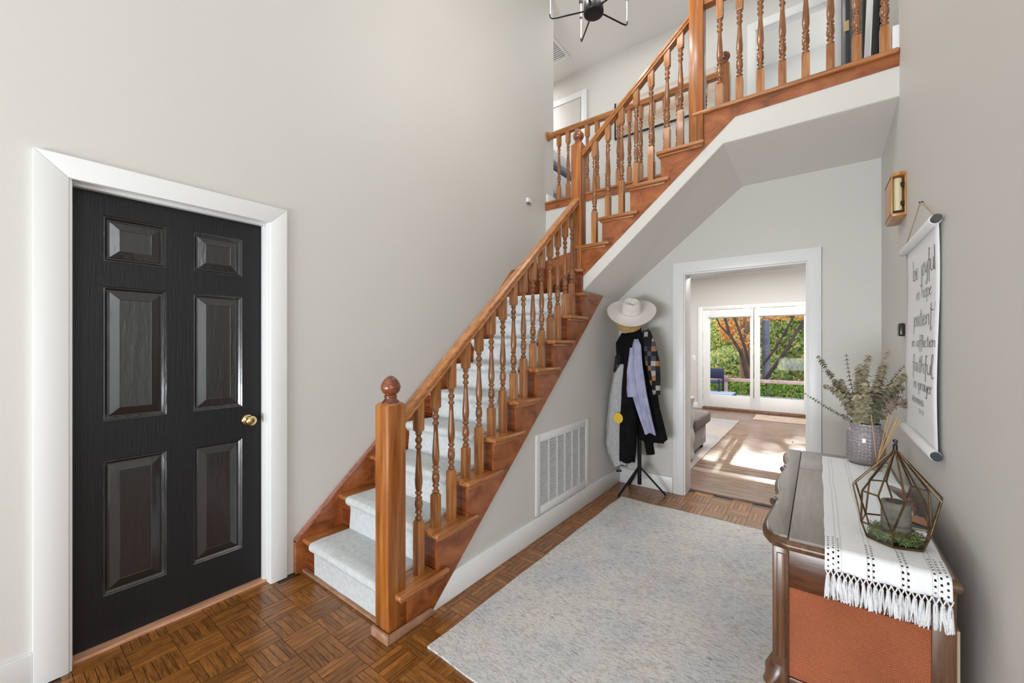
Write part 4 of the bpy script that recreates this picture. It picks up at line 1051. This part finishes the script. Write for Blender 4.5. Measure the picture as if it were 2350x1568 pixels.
build('clamp', MB().box(2.80, 2.84, -.345, -.330, 2.055, 2.075).box(2.80, 2.84, -.345, -.330, 2.15, 2.17).box(2.80, 2.85, -.34, -.305, 2.018, 2.03), BLACK, ch)
sn = MB().box(2.838, 2.896, -.352, -.328, 1.395, 1.462)
tag(build('wall_sensor', sn, mat('dark_glossy_plastic', rgb(44, 38, 36), .25), bevel=.008, seg=3), 'small dark glossy wall sensor below the chime box', 'sensor')
s2 = thing('wall_sensor', (3.538, YL, 2.884), 'tiny white sensor block on the tall left wall above the stair', 'sensor')
build('sensor_case', MB().box(3.505, 3.575, YL-.03, YL, 2.862, 2.905), WHITE2, s2, .004)
build('sensor_base', MB().box(3.51, 3.57, YL-.022, YL, 2.850, 2.863), mat('sensor_grey', rgb(130, 128, 122), .6), s2)
tag(build('ceiling_vent', frame_boxes(MB(), 'z', ZC-.012, ZC+.001, 4.45, 5.02, 2.775, 3.35, .05, .05, .035, .05), WHITE2, bevel=.004), 'white slatted ceiling vent in the upper hall', 'vent')
cv = bpy.data.objects['ceiling_vent']
build('shade_backing', MB().box(4.49, 4.98, 2.80, 3.31, ZC-.003, ZC+.001), mat('vent_gap_shade', rgb(110, 110, 114), .8), cv)  # grey sheet paints the shade in the gaps between slats
for i in range(13):
    x = 4.50+i*.0365
    build('slat', MB().box(x, x+.022, 2.81, 3.30, ZC-.012, ZC-.006), WHITE2, cv, .001)

# ------------------------------------------------------------------ chandelier
hc = (2.30, 1.11)
hz0 = 3.42
chd = thing('chandelier', (hc[0], hc[1], hz0), 'black modern chandelier with thin bent arms hanging high in the foyer', 'chandelier')
build('hub', MB().lathe([(.052, 0), (.060, .003), (.062, .012), (.060, .07), (.045, .085), (.028, .12), (.018, .16), (.012, .17)], (hc[0], hc[1], hz0-.02), 28), mat('satin_black', rgb(20, 20, 22), .4), chd, smooth=True)
build('rod', MB().lathe([(.008, 0), (.008, 1.85)], (hc[0], hc[1], hz0+.13), 10), BLACK, chd)
build('canopy', MB().lathe([(.065, 0), (.062, -.02), (.02, -.035)], (hc[0], hc[1], ZC-.001), 20), BLACK, chd, smooth=True)
for a in (44, 113, 187, 259, -26):
    ca, sa = math.cos(R(a)), math.sin(R(a)); rr = .272
    p = lambda r, z: (hc[0]+r*ca, hc[1]+r*sa, hz0+z)
    arm = build('arm', MB().tube([p(.05, .01), (p(rr-.04, .004)), p(rr-.012, .006), p(rr-.002, .016), p(rr, .035)], .0048, 8), mat('black_rod', rgb(34, 33, 33), .3, metal=.6) if a == 44 else bpy.data.materials['black_rod'], chd, smooth=True)
    build('riser', MB().tube([p(rr, .034), p(rr, .30)], .0046, 8), mat('satin_steel', rgb(190, 190, 192), .3, metal=.6) if a == 44 else bpy.data.materials['satin_steel'], arm, smooth=True)
    lamp('chandelier_bulb', 'POINT', p(rr, .42), (0, 0, 0), LP['chand']/5, (1, .97, .92), .03)
    build('candle_socket', MB().lathe([(.012, 0), (.013, .004), (.013, .09), (.010, .094)], p(rr, .28), 12), BLACK, arm, smooth=True)
    build('collar', MB().lathe([(.006, 0), (.009, .002), (.009, .010), (.006, .012)], p(rr, .17), 10), BLACK, arm)
    build('bulb', MB().lathe([(.006, 0), (.014, .02), (.016, .035), (.010, .06), (.001, .08)], p(rr, .372), 12), mat('bulb_glass', rgb(240, 236, 226), .2) if a == 44 else bpy.data.materials['bulb_glass'], arm, smooth=True)

# ------------------------------------------------------------------ coat rack with clothes
rc = (3.56, 1.272)
rk = thing('coat_rack', (rc[0], rc[1], 0), 'black metal coat rack on three splayed legs in the corner by the opening', 'coat rack')
build('pole', MB().lathe([(.016, 0), (.018, .004), (.018, 1.50), (.012, 1.56), (.001, 1.58)], (rc[0], rc[1], .10), 14), BLACK, rk, smooth=True)
for fx, fy in ((3.392, 1.402), (3.675, 1.078), (3.745, 1.44)):
    build('leg', MB().sweep([(-.009, -.012), (.009, -.012), (.009, .012), (-.009, .012)], (rc[0], rc[1], .262), (rc[0]+(fx-rc[0])*.5, rc[1]+(fy-rc[1])*.5, .135)).sweep([(-.009, -.012), (.009, -.012), (.009, .012), (-.009, .012)], (rc[0]+(fx-rc[0])*.48, rc[1]+(fy-rc[1])*.48, .14), (fx, fy, .012)), BLACK, rk, .002)
for i in range(6):
    a = i*PI/3+.3; ca, sa = math.cos(a), math.sin(a); z = 1.44 if i % 2 else 1.30
    build('hook', MB().tube([(rc[0]+.01*ca, rc[1]+.01*sa, z), (rc[0]+.06*ca, rc[1]+.06*sa, z+.01), (rc[0]+.085*ca, rc[1]+.085*sa, z+.05)], .005, 6), BLACK, rk)
def garment(name, secs, m, label, cat, amp=.012, freq=7, seed=0, x0=3.5, n=56):
    """secs: (z, y centre, half width y, half depth x, x centre)"""
    rows = []
    N = 26
    zs = [s[0] for s in secs]
    def at(t):
        f = t*(len(secs)-1); i = min(int(f), len(secs)-2); u = f-i; u = u*u*(3-2*u)
        return [secs[i][k]*(1-u)+secs[i+1][k]*u for k in range(5)]
    for r_ in range(N+1):
        t = r_/N; z, yc_, wy, wx, xc_ = at(t); row = []
        for i in range(n):
            a = 2*PI*i/n; fold = amp*(.3+t)*(math.sin(a*freq+seed)+.5*math.sin(a*(freq*2+1)+seed*2+t*3))*min(1, wy/.05)
            nn = mnoise.noise(Vector((math.cos(a)*2, math.sin(a)*2+seed, z*6)))*amp*.9
            row.append((xc_+(wx+(fold+nn)*.8)*math.cos(a), yc_+(wy+(fold+nn)*.5)*math.sin(a), z+(.012*math.sin(a*3+seed) if r_ == N else 0)+mnoise.noise(Vector((a, t*4, seed)))*.006))
        rows.append(row)
    mb = MB().grid(rows, closed=True); mb.f.append(tuple(range(n))[::-1]); mb.f.append(tuple(len(mb.v)-n+i for i in range(n)))
    o = build(name, mb, m, smooth=True); return tag(o, label, cat)
garment('black_coat', [(1.47, 1.29, .05, .05, 3.50), (1.40, 1.30, .105, .07, 3.48), (1.2, 1.30, .10, .07, 3.48), (.95, 1.325, .085, .065, 3.47), (.6, 1.345, .082, .06, 3.47), (.315, 1.355, .072, .05, 3.47)], FBLACK, 'long plain black coat hanging down the middle of the rack', 'coat', .008, 5, 1)
bj = garment('black_jacket', [(1.30, 1.24, .06, .05, 3.56), (1.1, 1.22, .085, .06, 3.56), (.8, 1.20, .10, .06, 3.56), (.62, 1.165, .115, .065, 3.555), (.53, 1.155, .125, .06, 3.555), (.50, 1.165, .10, .05, 3.555)], FBLACK, 'short black jacket with a flared hem, hanging behind the lavender shirt', 'jacket', .008, 6, 2)
build('sleeve', MB().tube([(3.54, 1.19, .60), (3.54, 1.185, .5), (3.54, 1.165, .39)], [.045, .038, .036], 12), FBLACK, bj, smooth=True)
hd = garment('grey_hoodie', [(1.175, 1.375, .018, .03, 3.43), (1.08, 1.41, .055, .05, 3.45), (.9, 1.445, .065, .05, 3.46), (.6, 1.465, .085, .05, 3.47), (.38, 1.46, .085, .045, 3.48), (.265, 1.425, .072, .04, 3.49)], FHEATH, 'light heather grey hooded sweatshirt with a yellow round print, left side of the rack', 'sweatshirt', .007, 4, 3)
build('sleeve', MB().tube([(3.44, 1.45, .95), (3.44, 1.475, .7), (3.45, 1.505, .45), (3.46, 1.50, .36)], [.03, .038, .040, .026], 12), FHEATH, hd, smooth=True)
build('sleeve', MB().tube([(3.50, 1.45, .40), (3.50, 1.448, .28), (3.50, 1.440, .20)], [.036, .034, .028], 12), FHEATH, hd, smooth=True)
build('round_print', MB().lathe([(.001, 0), (.046, 0), (.046, .002), (.001, .003)], (3.401, 1.405, .70), 24, (-1, .15, 0)), YELLOW, hd)
lv = garment('lavender_shirt', [(1.395, 1.255, .018, .018, 3.425), (1.34, 1.245, .036, .03, 3.42), (1.15, 1.245, .055, .04, 3.41), (.95, 1.225, .066, .04, 3.41), (.75, 1.175, .050, .035, 3.42), (.595, 1.135, .042, .03, 3.44)], FLAV, 'pale lavender shirt hanging on the front of the rack', 'shirt', .008, 5, 4)
build('sleeve', MB().tube([(3.40, 1.275, 1.32), (3.385, 1.285, 1.12), (3.375, 1.27, .97), (3.375, 1.26, .905)], [.022, .034, .048, .050], 14), FLAV, lv, smooth=True)
pl = garment('plaid_flannel_shirt', [(1.47, 1.19, .03, .03, 3.50), (1.38, 1.175, .055, .05, 3.50), (1.2, 1.135, .06, .05, 3.50), (1.05, 1.115, .045, .04, 3.50), (.93, 1.10, .028, .03, 3.50)], PLAID, 'black, white and rust checked flannel shirt at the right side of the rack', 'shirt', .006, 5, 5)
build('sleeve', MB().tube([(3.49, 1.39, 1.36), (3.47, 1.42, 1.24), (3.47, 1.445, 1.10)], [.028, .04, .035], 12), PLAID, pl, smooth=True)
garment('black_scarf', [(1.45, 1.37, .04, .04, 3.50), (1.36, 1.40, .06, .05, 3.48), (1.25, 1.395, .055, .05, 3.48), (1.13, 1.38, .04, .04, 3.48)], FBLACK, 'bunched black scarf above the grey sweatshirt', 'scarf', .012, 6, 6)
def hat(name, c, brim_r, crown_r, crown_h, tilt, az, m, band, label, oval=1.12, droop=.02, pinch=True):
    M = Matrix.Translation(c) @ Matrix.Rotation(az, 4, 'Z') @ Matrix.Rotation(-tilt, 4, 'Y')   # tilts towards local -x
    root = thing(name, c, label, 'hat')
    def tr(p): return M @ Vector(p)
    prof_ = [(brim_r, 0), (brim_r, .003), (brim_r*.8, .001-droop*.3), (crown_r*1.15, .004), (crown_r, .012), (crown_r*.97, crown_h*.5), (crown_r*.88, crown_h*.86), (crown_r*.70, crown_h), (crown_r*.3, crown_h*.96), (.001, crown_h*.9)]
    rows = []
    for r, z in prof_:
        row = []
        for i in range(48):
            a = 2*PI*i/48; x, y = r*math.cos(a)/oval, r*math.sin(a); zz = z
            if r > crown_r*1.05: zz += droop*(abs(math.sin(a))**2)*((r-crown_r)/(brim_r-crown_r)) - droop*.5*(abs(math.cos(a))**2)*((r-crown_r)/(brim_r-crown_r))
            if pinch and z > crown_h*.6:
                d = math.exp(-((x)/.05)**2)*math.exp(-((abs(y))/.06)**2)*.018; zz -= d
                if y < 0: zz -= .006
            row.append(tuple(tr((x, y, zz))))
        rows.append(row)
    mb = MB().grid(rows, closed=True)
    build('hat_shell', mb, m, root, smooth=True, solid=.003)
    bd = [[tuple(tr(((crown_r+.003)*k*math.cos(2*PI*i/48)/oval, (crown_r+.003)*k*math.sin(2*PI*i/48), z))) for i in range(48)] for z, k in ((.010, 1.005), (.016, 1.0), (.016, .99))]
    build('hat_band', MB().grid(bd, closed=True), band, root, smooth=True)
    return root
hat('felt_hat', (3.45, 1.305, 1.635), .205, .085, .115, R(41), R(22), HATW, HATB, 'wide-brimmed cream felt hat on top of the coat rack', 1.05, .018)
hat('straw_hat', (3.475, 1.335, 1.545), .115, .075, .07, R(58), R(20), STRAW, STRAW, 'small straw hat hanging just below the cream felt hat', 1.05, .0, False)

# ------------------------------------------------------------------ sitting room beyond the opening
FX = 9.09
fl2 = build('floor', MB().box(3.99, 9.2, -2.2, 4.2, -.10, .004), mat('plank_joint', rgb(70, 50, 40), .6)); struct(fl2, 'worn grey-brown plank floor of the sitting room')
pr_ = random.Random(9)
x = 4.03; pm = {}
while x < FX-.02:
    wdt = min(.145, FX-x)
    ycuts = [-2.15, pr_.uniform(-.6, .4), pr_.uniform(1.0, 2.2), 4.1]
    for a, b in zip(ycuts[:-1], ycuts[1:]):
        build('plank', MB().box(x+.001, x+wdt-.001, a+.001, b-.001, -.002, .010), W_PLANK, fl2, .002, seg=1)
    x += .145
wb = MB().box(FX, FX+.14, 2.0, 4.2, 0, 2.83).box(FX, FX+.14, -2.2, .0, 0, 2.83).box(FX, FX+.14, -.0, 2.0, 2.12, 2.83)
struct(build('wall_sitting', wb, WALL), 'greige wall round the glazed double door')
struct(build('wall_side', MB().box(3.99, 9.2, 4.1, 4.2, 0, 2.83).box(3.99, 9.2, -2.2, -2.1, 0, 2.83), WALL))
struct(build('wall_near', MB().box(3.96, 3.992, -2.2, YR-.12, 0, 2.83).box(3.96, 3.992, 2.6, 4.2, 0, 2.83), WALL))
struct(build('ceiling', MB().box(3.99, 9.2, -2.2, 4.2, 2.80, 2.865), CEIL))
struct(build('trim_3', MB().prism([(FX, 2.715), (FX, 2.80), (FX-.10, 2.80), (FX-.09, 2.775), (FX-.03, 2.735)], 'y', -2.1, 4.1), WHITE), 'white crown molding')
trimbox('baseboard_sitting', None, [(FX-.016, FX, 2.005, 4.1, 0.01, .125)])
dd = empty('door_2', (FX, 1.0, 0)); struct(dd, 'white glazed double door to the deck')
build('casing', frame_boxes(MB(), 'x', FX-.02, FX+.001, -.02, 2.006, .01, 2.12, .09, .091, 0, .068), WHITE, dd, .003)
build('threshold', MB().box(FX-.05, FX+.14, .07, 1.915, .006, .055), wood('door_sill_wood', rgb(80, 52, 34), rgb(120, 84, 56), rgb(150, 112, 80), (4, 20, 20)), dd, .004)
for (a, b, ga, gb) in ((1.008, 1.912, 1.063, 1.78), (.075, .993, .208, .896)):
    lf = build('door_leaf', frame_boxes(MB(), 'x', FX+.01, FX+.05, a, b, .06, 2.05, ga-a, b-gb, .25, .175), WHITE, dd, .003)
    build('pane', MB().box(FX+.028, FX+.032, ga-.002, gb+.002, .308, 1.877), WINGLASS, lf)
    build('roller_blind', MB().box(FX-.035, FX+.012, ga-.02, gb+.02, 1.885, 1.955), WHITE2, lf, .008)
for z in (.3, 1.05, 1.8):
    build('hinge', MB().box(FX+.0, FX+.012, .992, 1.009, z, z+.09), mat('hinge_grey', rgb(150, 148, 146), .4, metal=.5) if z == .3 else bpy.data.materials['hinge_grey'], dd)
ls = thing('light_switch', (FX, 2.09, 1.05), 'white light switch plate beside the glazed door', 'switch')
build('plate', MB().box(FX-.006, FX, 2.06, 2.125, 1.0, 1.11), WHITE2, ls, .002); build('toggle', MB().box(FX-.014, FX-.005, 2.085, 2.10, 1.04, 1.07), WHITE2, ls, .002)
rug('sitting_room_rug', 4.42, 7.95, 1.085, 3.4, .011, RUG2, 'beige and grey area rug under the grey sofa in the sitting room')
rug('door_mat', 8.25, 8.86, .16, .925, .011, RUG3, 'small beige patterned mat before the glazed door', 'mat', nx=16, ny=20)
sf = thing('sofa', (5.25, 1.7, .02), 'grey upholstered sofa seen end-on through the opening, standing on the beige rug', 'sofa')
mb = MB()
rows = []
for i in range(13):
    z = .05+.70*i/12; d = .012*math.cos(i/12*PI*6)
    rows.append([(4.70, 1.14-d, z), (4.99, 1.14-d, z), (4.99, 3.2, z), (4.70, 3.2, z)])
mb.grid(rows, closed=True); mb.f.append((3, 2, 1, 0)); mb.f.append(tuple(len(mb.v)-4+i for i in range(4)))
SOFAW = cloth('pale_grey_upholstery', rgb(176, 174, 172), rgb(190, 188, 186), 40)
build('sofa_back', mb, SOFAW, sf, .02, seg=3)
build('sofa_base', MB().box(4.98, 5.72, 1.165, 3.15, .07, .33), SOFAG, sf, .02, seg=3)
build('seat_cushion', MB().box(4.995, 5.82, 1.125, 2.15, .325, .475), SOFAD, sf, .035, seg=4)
build('seat_cushion', MB().box(4.995, 5.82, 2.16, 3.15, .325, .475), SOFAD, sf, .035, seg=4)
for a, b in ((4.78, 1.22), (5.64, 1.22), (4.78, 3.08), (5.64, 3.08)):
    build('foot', MB().box(a-.03, a+.03, b-.03, b+.03, .02, .075), BLACK, sf)

# ------------------------------------------------------------------ upper hall furnishings
tw = empty('door_3', (5.374, .3, ZF)); struct(tw, 'white cased doorway in the upper hall')
build('casing', frame_boxes(MB(), 'x', 5.352, 5.375, -.19, .655, ZF, 5.035, .09, .087, 0, .095), WHITE, tw, .004)
build('jamb', MB().box(5.375, 5.47, .56, .58, ZF, 4.95).box(5.375, 5.47, -.115, -.095, ZF, 4.95).box(5.375, 5.47, -.1, .58, 4.94, 4.96), WHITE, tw, .002)
dl = build('door_leaf', MB().box(4.60, 5.33, -.222, -.19, ZF+.01, 4.93), mat('charcoal_door_edge', rgb(60, 60, 62), .4), tw, .002)
build('hinge', MB().lathe([(.008, 0), (.008, .09)], (4.60, -.19, 4.1), 8).box(4.592, 4.600, -.215, -.19, 4.10, 4.19), BRASS, dl)
w4 = empty('door_4', (5.374, 3.2, ZF)); struct(w4, 'closed white door at the end of the upper hall')
build('casing', frame_boxes(MB(), 'x', 5.352, 5.375, 2.693, 3.69, ZF, 5.09, .09, .09, 0, .09), WHITE, w4, .004)
build('door_leaf', MB().box(5.362, 5.376, 2.80, 3.60, ZF, 4.995), mat('greige_door', rgb(206, 203, 198), .4), w4, .002)
mf = thing('framed_picture', (5.36, 1.85, 4.4), 'wide thin black-framed landscape print behind the gallery railing', 'picture')
build('frame', frame_boxes(MB(), 'x', 5.345, 5.374, .98, 2.264, 4.20, 4.70, .0, .019, .015, 0), BLACK, mf)
build('print', MB().box(5.355, 5.372, .99, 2.25, 4.21, 4.705), mat('beach_print', rgb(214, 208, 196), .6, c2=rgb(190, 160, 136), cscale=1.6, stretch=(1, .6, 4)), mf)
lm = thing('leaning_mirror', (3.62, -.30, ZF), 'tall black-edged framed mirror leaning on the wall beyond the balcony railing', 'mirror')
q = MB().prism([(-.305, ZF), (-.270, ZF), (-.316, ZF+1.35), (-.350, ZF+1.35)], 'x', 3.60, 4.15)
build('frame', q, mat('black_frame', rgb(40, 40, 44), .3), lm, .002)
build('frame_front', MB().prism([(-.2695, ZF), (-.262, ZF), (-.308, ZF+1.35), (-.3155, ZF+1.35)], 'x', 3.60, 4.15), WHITE2, lm)
trimbox('baseboard_balcony', 'white baseboard block where the balcony meets the wall', [(3.07, 3.6, YR-.001, YR+.02, ZF, ZF+.12), (3.03, 3.075, YR-.001, YR+.028, ZF, ZF+.14)])
# bed at the end of the upper corridor
bd = thing('white_bed', (4.75, 3.4, ZF), 'white-covered bed with a grey frame seen between the gallery balusters', 'bed')
FW = cloth('white_bedding', rgb(226, 226, 230), rgb(238, 238, 240), 10, .2)
build('bed_frame', MB().box(4.40, 5.30, 2.75, 4.3, ZF+.14, ZF+.36), mat('grey_bed_frame', rgb(134, 136, 138), .6), bd, .01)
build('mattress', MB().box(4.38, 5.31, 2.72, 4.3, ZF+.36, ZF+.66), FW, bd, .05, seg=3)
build('grey_band', MB().box(4.37, 5.32, 2.71, 4.31, ZF+.70, ZF+.76), mat('grey_blue_stripe', rgb(150, 152, 168), .8), bd, .01)
build('pillow', MB().box(4.42, 5.28, 2.78, 4.2, ZF+.76, ZF+1.0), FW, bd, .08, seg=4)
build('leg', MB().box(4.42, 4.50, 2.80, 2.88, ZF-.01, ZF+.15), BLACK, bd); build('leg', MB().box(5.2, 5.28, 2.80, 2.88, ZF-.01, ZF+.15), BLACK, bd)

# ------------------------------------------------------------------ outside
gd = build('ground', MB().box(9.2, 60, -30, 34, -1.2, -1.0), mat('lawn', rgb(96, 110, 60), .95, c2=rgb(150, 120, 70), cscale=2)); struct(gd, 'ground beyond the deck')
dk = thing('deck', (10.7, 1, 0), 'weathered deck outside the glazed door', 'deck')
y = -2.0
while y < 5.2:
    build('board', MB().box(9.24, 12.15, y+.003, y+.137, -.03, .0), mat('grey_deck', rgb(150, 146, 150), .7, c2=rgb(176, 170, 170), cscale=8) if y == -2.0 else bpy.data.materials['grey_deck'], dk)
    y += .14
rl = thing('deck_railing', (12.1, 1, 0), 'reddish wooden rail along the far edge of the deck', 'railing')
build('rail', MB().box(12.0, 12.14, -2, 5, .355, .435), W_DECK, rl, .004)
for y in (-1.2, .55-1, 1.98, 3.6): build('post', MB().box(12.02, 12.12, y-.05, y+.05, -.3, .50 if abs(y-1.98) < .01 else .36), W_DECK, rl, .004)
ac = thing('deck_chair', (11.5, 2.2, 0), 'navy blue deck chair beside the railing', 'chair')
build('backrest', MB().box(11.55, 11.60, 1.93, 2.5, .45, .71), NAVY, ac, .01)
build('seat', MB().box(11.1, 11.58, 1.95, 2.5, .36, .40), NAVY, ac, .01)
for a, b in ((11.12, 1.97), (11.56, 1.95), (11.12, 2.47), (11.56, 2.47)): build('leg', MB().box(a-.02, a+.02, b-.02, b+.02, 0, .46), NAVY, ac)
bx = thing('deck_lounger', (10.9, 1.9, 0), 'low pale blue-grey slatted lounger lying on the deck', 'lounger')
for i in range(5): build('slat', MB().box(10.6+i*.13, 10.71+i*.13, 1.62, 2.6, .13, .16), mat('blue_grey_slat', rgb(170, 178, 200), .5) if i == 0 else bpy.data.materials['blue_grey_slat'], bx)
build('frame', MB().box(10.6, 11.25, 1.60, 1.64, .08, .13).box(10.6, 11.25, 2.58, 2.62, .08, .13).box(10.62, 10.66, 1.62, 2.6, 0, .10).box(11.2, 11.24, 1.62, 2.6, 0, .10), NAVY, bx)
def leaves(n, boxf, size, seed):
    rnd = random.Random(seed); mb = MB()
    for i in range(n):
        c = Vector(boxf(rnd)); s = size*rnd.uniform(.6, 1.3)
        a = Vector((rnd.gauss(0, 1), rnd.gauss(0, 1), rnd.gauss(0, 1))).normalized(); b = a.cross(Vector((rnd.gauss(0, 1), rnd.gauss(0, 1), rnd.gauss(0, 1)))).normalized()
        mb.add([c-a*s, c-b*s*.6, c+a*s, c+b*s*.6], [(0, 1, 2, 3)])
    return mb
def tree(label, trunks, clumps, m, bark, seed, n=2200, size=.07):
    b0 = trunks[0][0][0]
    root = thing('tree', b0, label, 'tree')
    for pts, r0, r1 in trunks: build('trunk', MB().tube(pts, r0, 10, r1), bark, root, smooth=True)
    rnd0 = random.Random(seed)
    def f(rnd):
        c, r = rnd.choice(clumps); 
        while True:
            p = Vector((rnd.uniform(-1, 1), rnd.uniform(-1, 1), rnd.uniform(-1, 1)))
            if .35 < p.length < 1: break
        return (c[0]+p.x*r[0], c[1]+p.y*r[1], c[2]+p.z*r[2])
    o = build('foliage', leaves(n, f, size, seed), m, root); o['kind'] = 'stuff'
# japanese-maple like tree near the deck with two crossing stems, left pane
tree('thin dark-stemmed autumn maple leaning across the left glass pane', [([(13.4, 1.60, -1.0), (13.4, 1.62, .3), (13.4, 1.80, 1.1), (13.4, 2.1, 1.65), (13.4, 2.25, 2.3)], .07, .03), ([(13.5, 1.45, -1.0), (13.5, 1.50, .5), (13.5, 1.72, 1.3), (13.5, 2.0, 2.2)], .06, .03), ([(13.4, 2.1, 1.6), (13.4, 2.35, 1.9), (13.4, 2.5, 2.3)], .03, .015)],
     [((14.2, 2.2, 1.9), (.8, .45, .45)), ((14.6, 1.9, 1.45), (.8, .35, .30)), ((14.0, 1.6, 2.3), (.8, .7, .3))], L_ORANGE, BARK2, 1, 620, .05)
tree('dark-stemmed maple with forked branches rising to the right across the right glass pane', [([(13.2, 1.25, -1.0), (13.2, 1.22, .25), (13.2, 1.02, .62), (13.2, .70, 1.15), (13.2, .45, 1.7), (13.2, .22, 2.1)], .06, .035), ([(13.2, 1.24, .75), (13.2, .98, 1.15), (13.2, .72, 1.65), (13.2, .52, 2.1)], .035, .025), ([(13.2, .45, 1.7), (13.2, .25, 1.85), (13.2, .0, 1.95)], .03, .02)],
     [((14.0, .8, 2.15), (.7, .7, .16)), ((13.6, .2, 2.2), (.6, .4, .2))], L_ORANGE, BARK2, 2, 620, .045)
tree('broad brown trunk of an autumn tree behind the thin maple', [([(15.2, 1.80, -1.0), (15.2, 1.86, .6), (15.2, 1.92, 1.8), (15.2, 1.95, 4)], .24, .16)], [((16, 2.2, 2.8), (1, 1.0, .5)), ((15.8, 2.5, 1.8), (.7, .3, .4))], L_ORANGE, BARK, 3, 900, .06)
tree('straight grey trunk at the left edge of the right glass pane', [([(15.5, 1.34, -1.0), (15.5, 1.36, 1.0), (15.5, 1.38, 4.5)], .12, .10)], [((16.5, 1.2, 3.2), (1, 1.2, .6))], L_GREEN, BARK3, 4, 800, .07)
for i, (lab, c, r) in enumerate((('sunlit yellow-green tree behind the left glass pane', (20, 3.6, 3.0), (1.6, 1.9, 4.0)), ('yellow-green tree straight behind the grey trunk', (20.5, 1.7, 3.0), (1.6, 1.9, 4.1)),
        ('pale green tree filling the middle of the right glass pane', (19.6, .3, 2.9), (1.5, 1.8, 3.8)), ('green tree at the right edge of the right glass pane', (18.8, -1.4, 2.6), (1.5, 1.6, 3.6)), ('low green tree in the gap below the autumn leaves', (18, 2.4, .3), (1.3, 1.5, 1.0)))):
    tree(lab, [([(c[0], c[1], -1.0), (c[0]+.1, c[1]+.05, .5), (c[0], c[1], 2.0)], .12, .06)], [(c, r)], L_GREEN, BARK2, 10+i, 16000, .085)
hg = leaves(9000, lambda r: (r.uniform(12.5, 13.1), r.uniform(-2.5, 5), r.uniform(-.4, .34)), .04, 30)
o = build('hedge', hg, L_DARK); o['kind'] = 'stuff'; tag(o, 'low clipped green hedge behind the deck railing', 'hedge')
bk = leaves(9000, lambda r: (r.uniform(24, 27), r.uniform(-8, 12), r.uniform(-1, 3.2)), .16, 31)
o = build('distant_foliage', bk, L_GREEN); o['kind'] = 'stuff'; tag(o, 'distant mixed green and yellow woodland behind the garden trees', 'woodland')
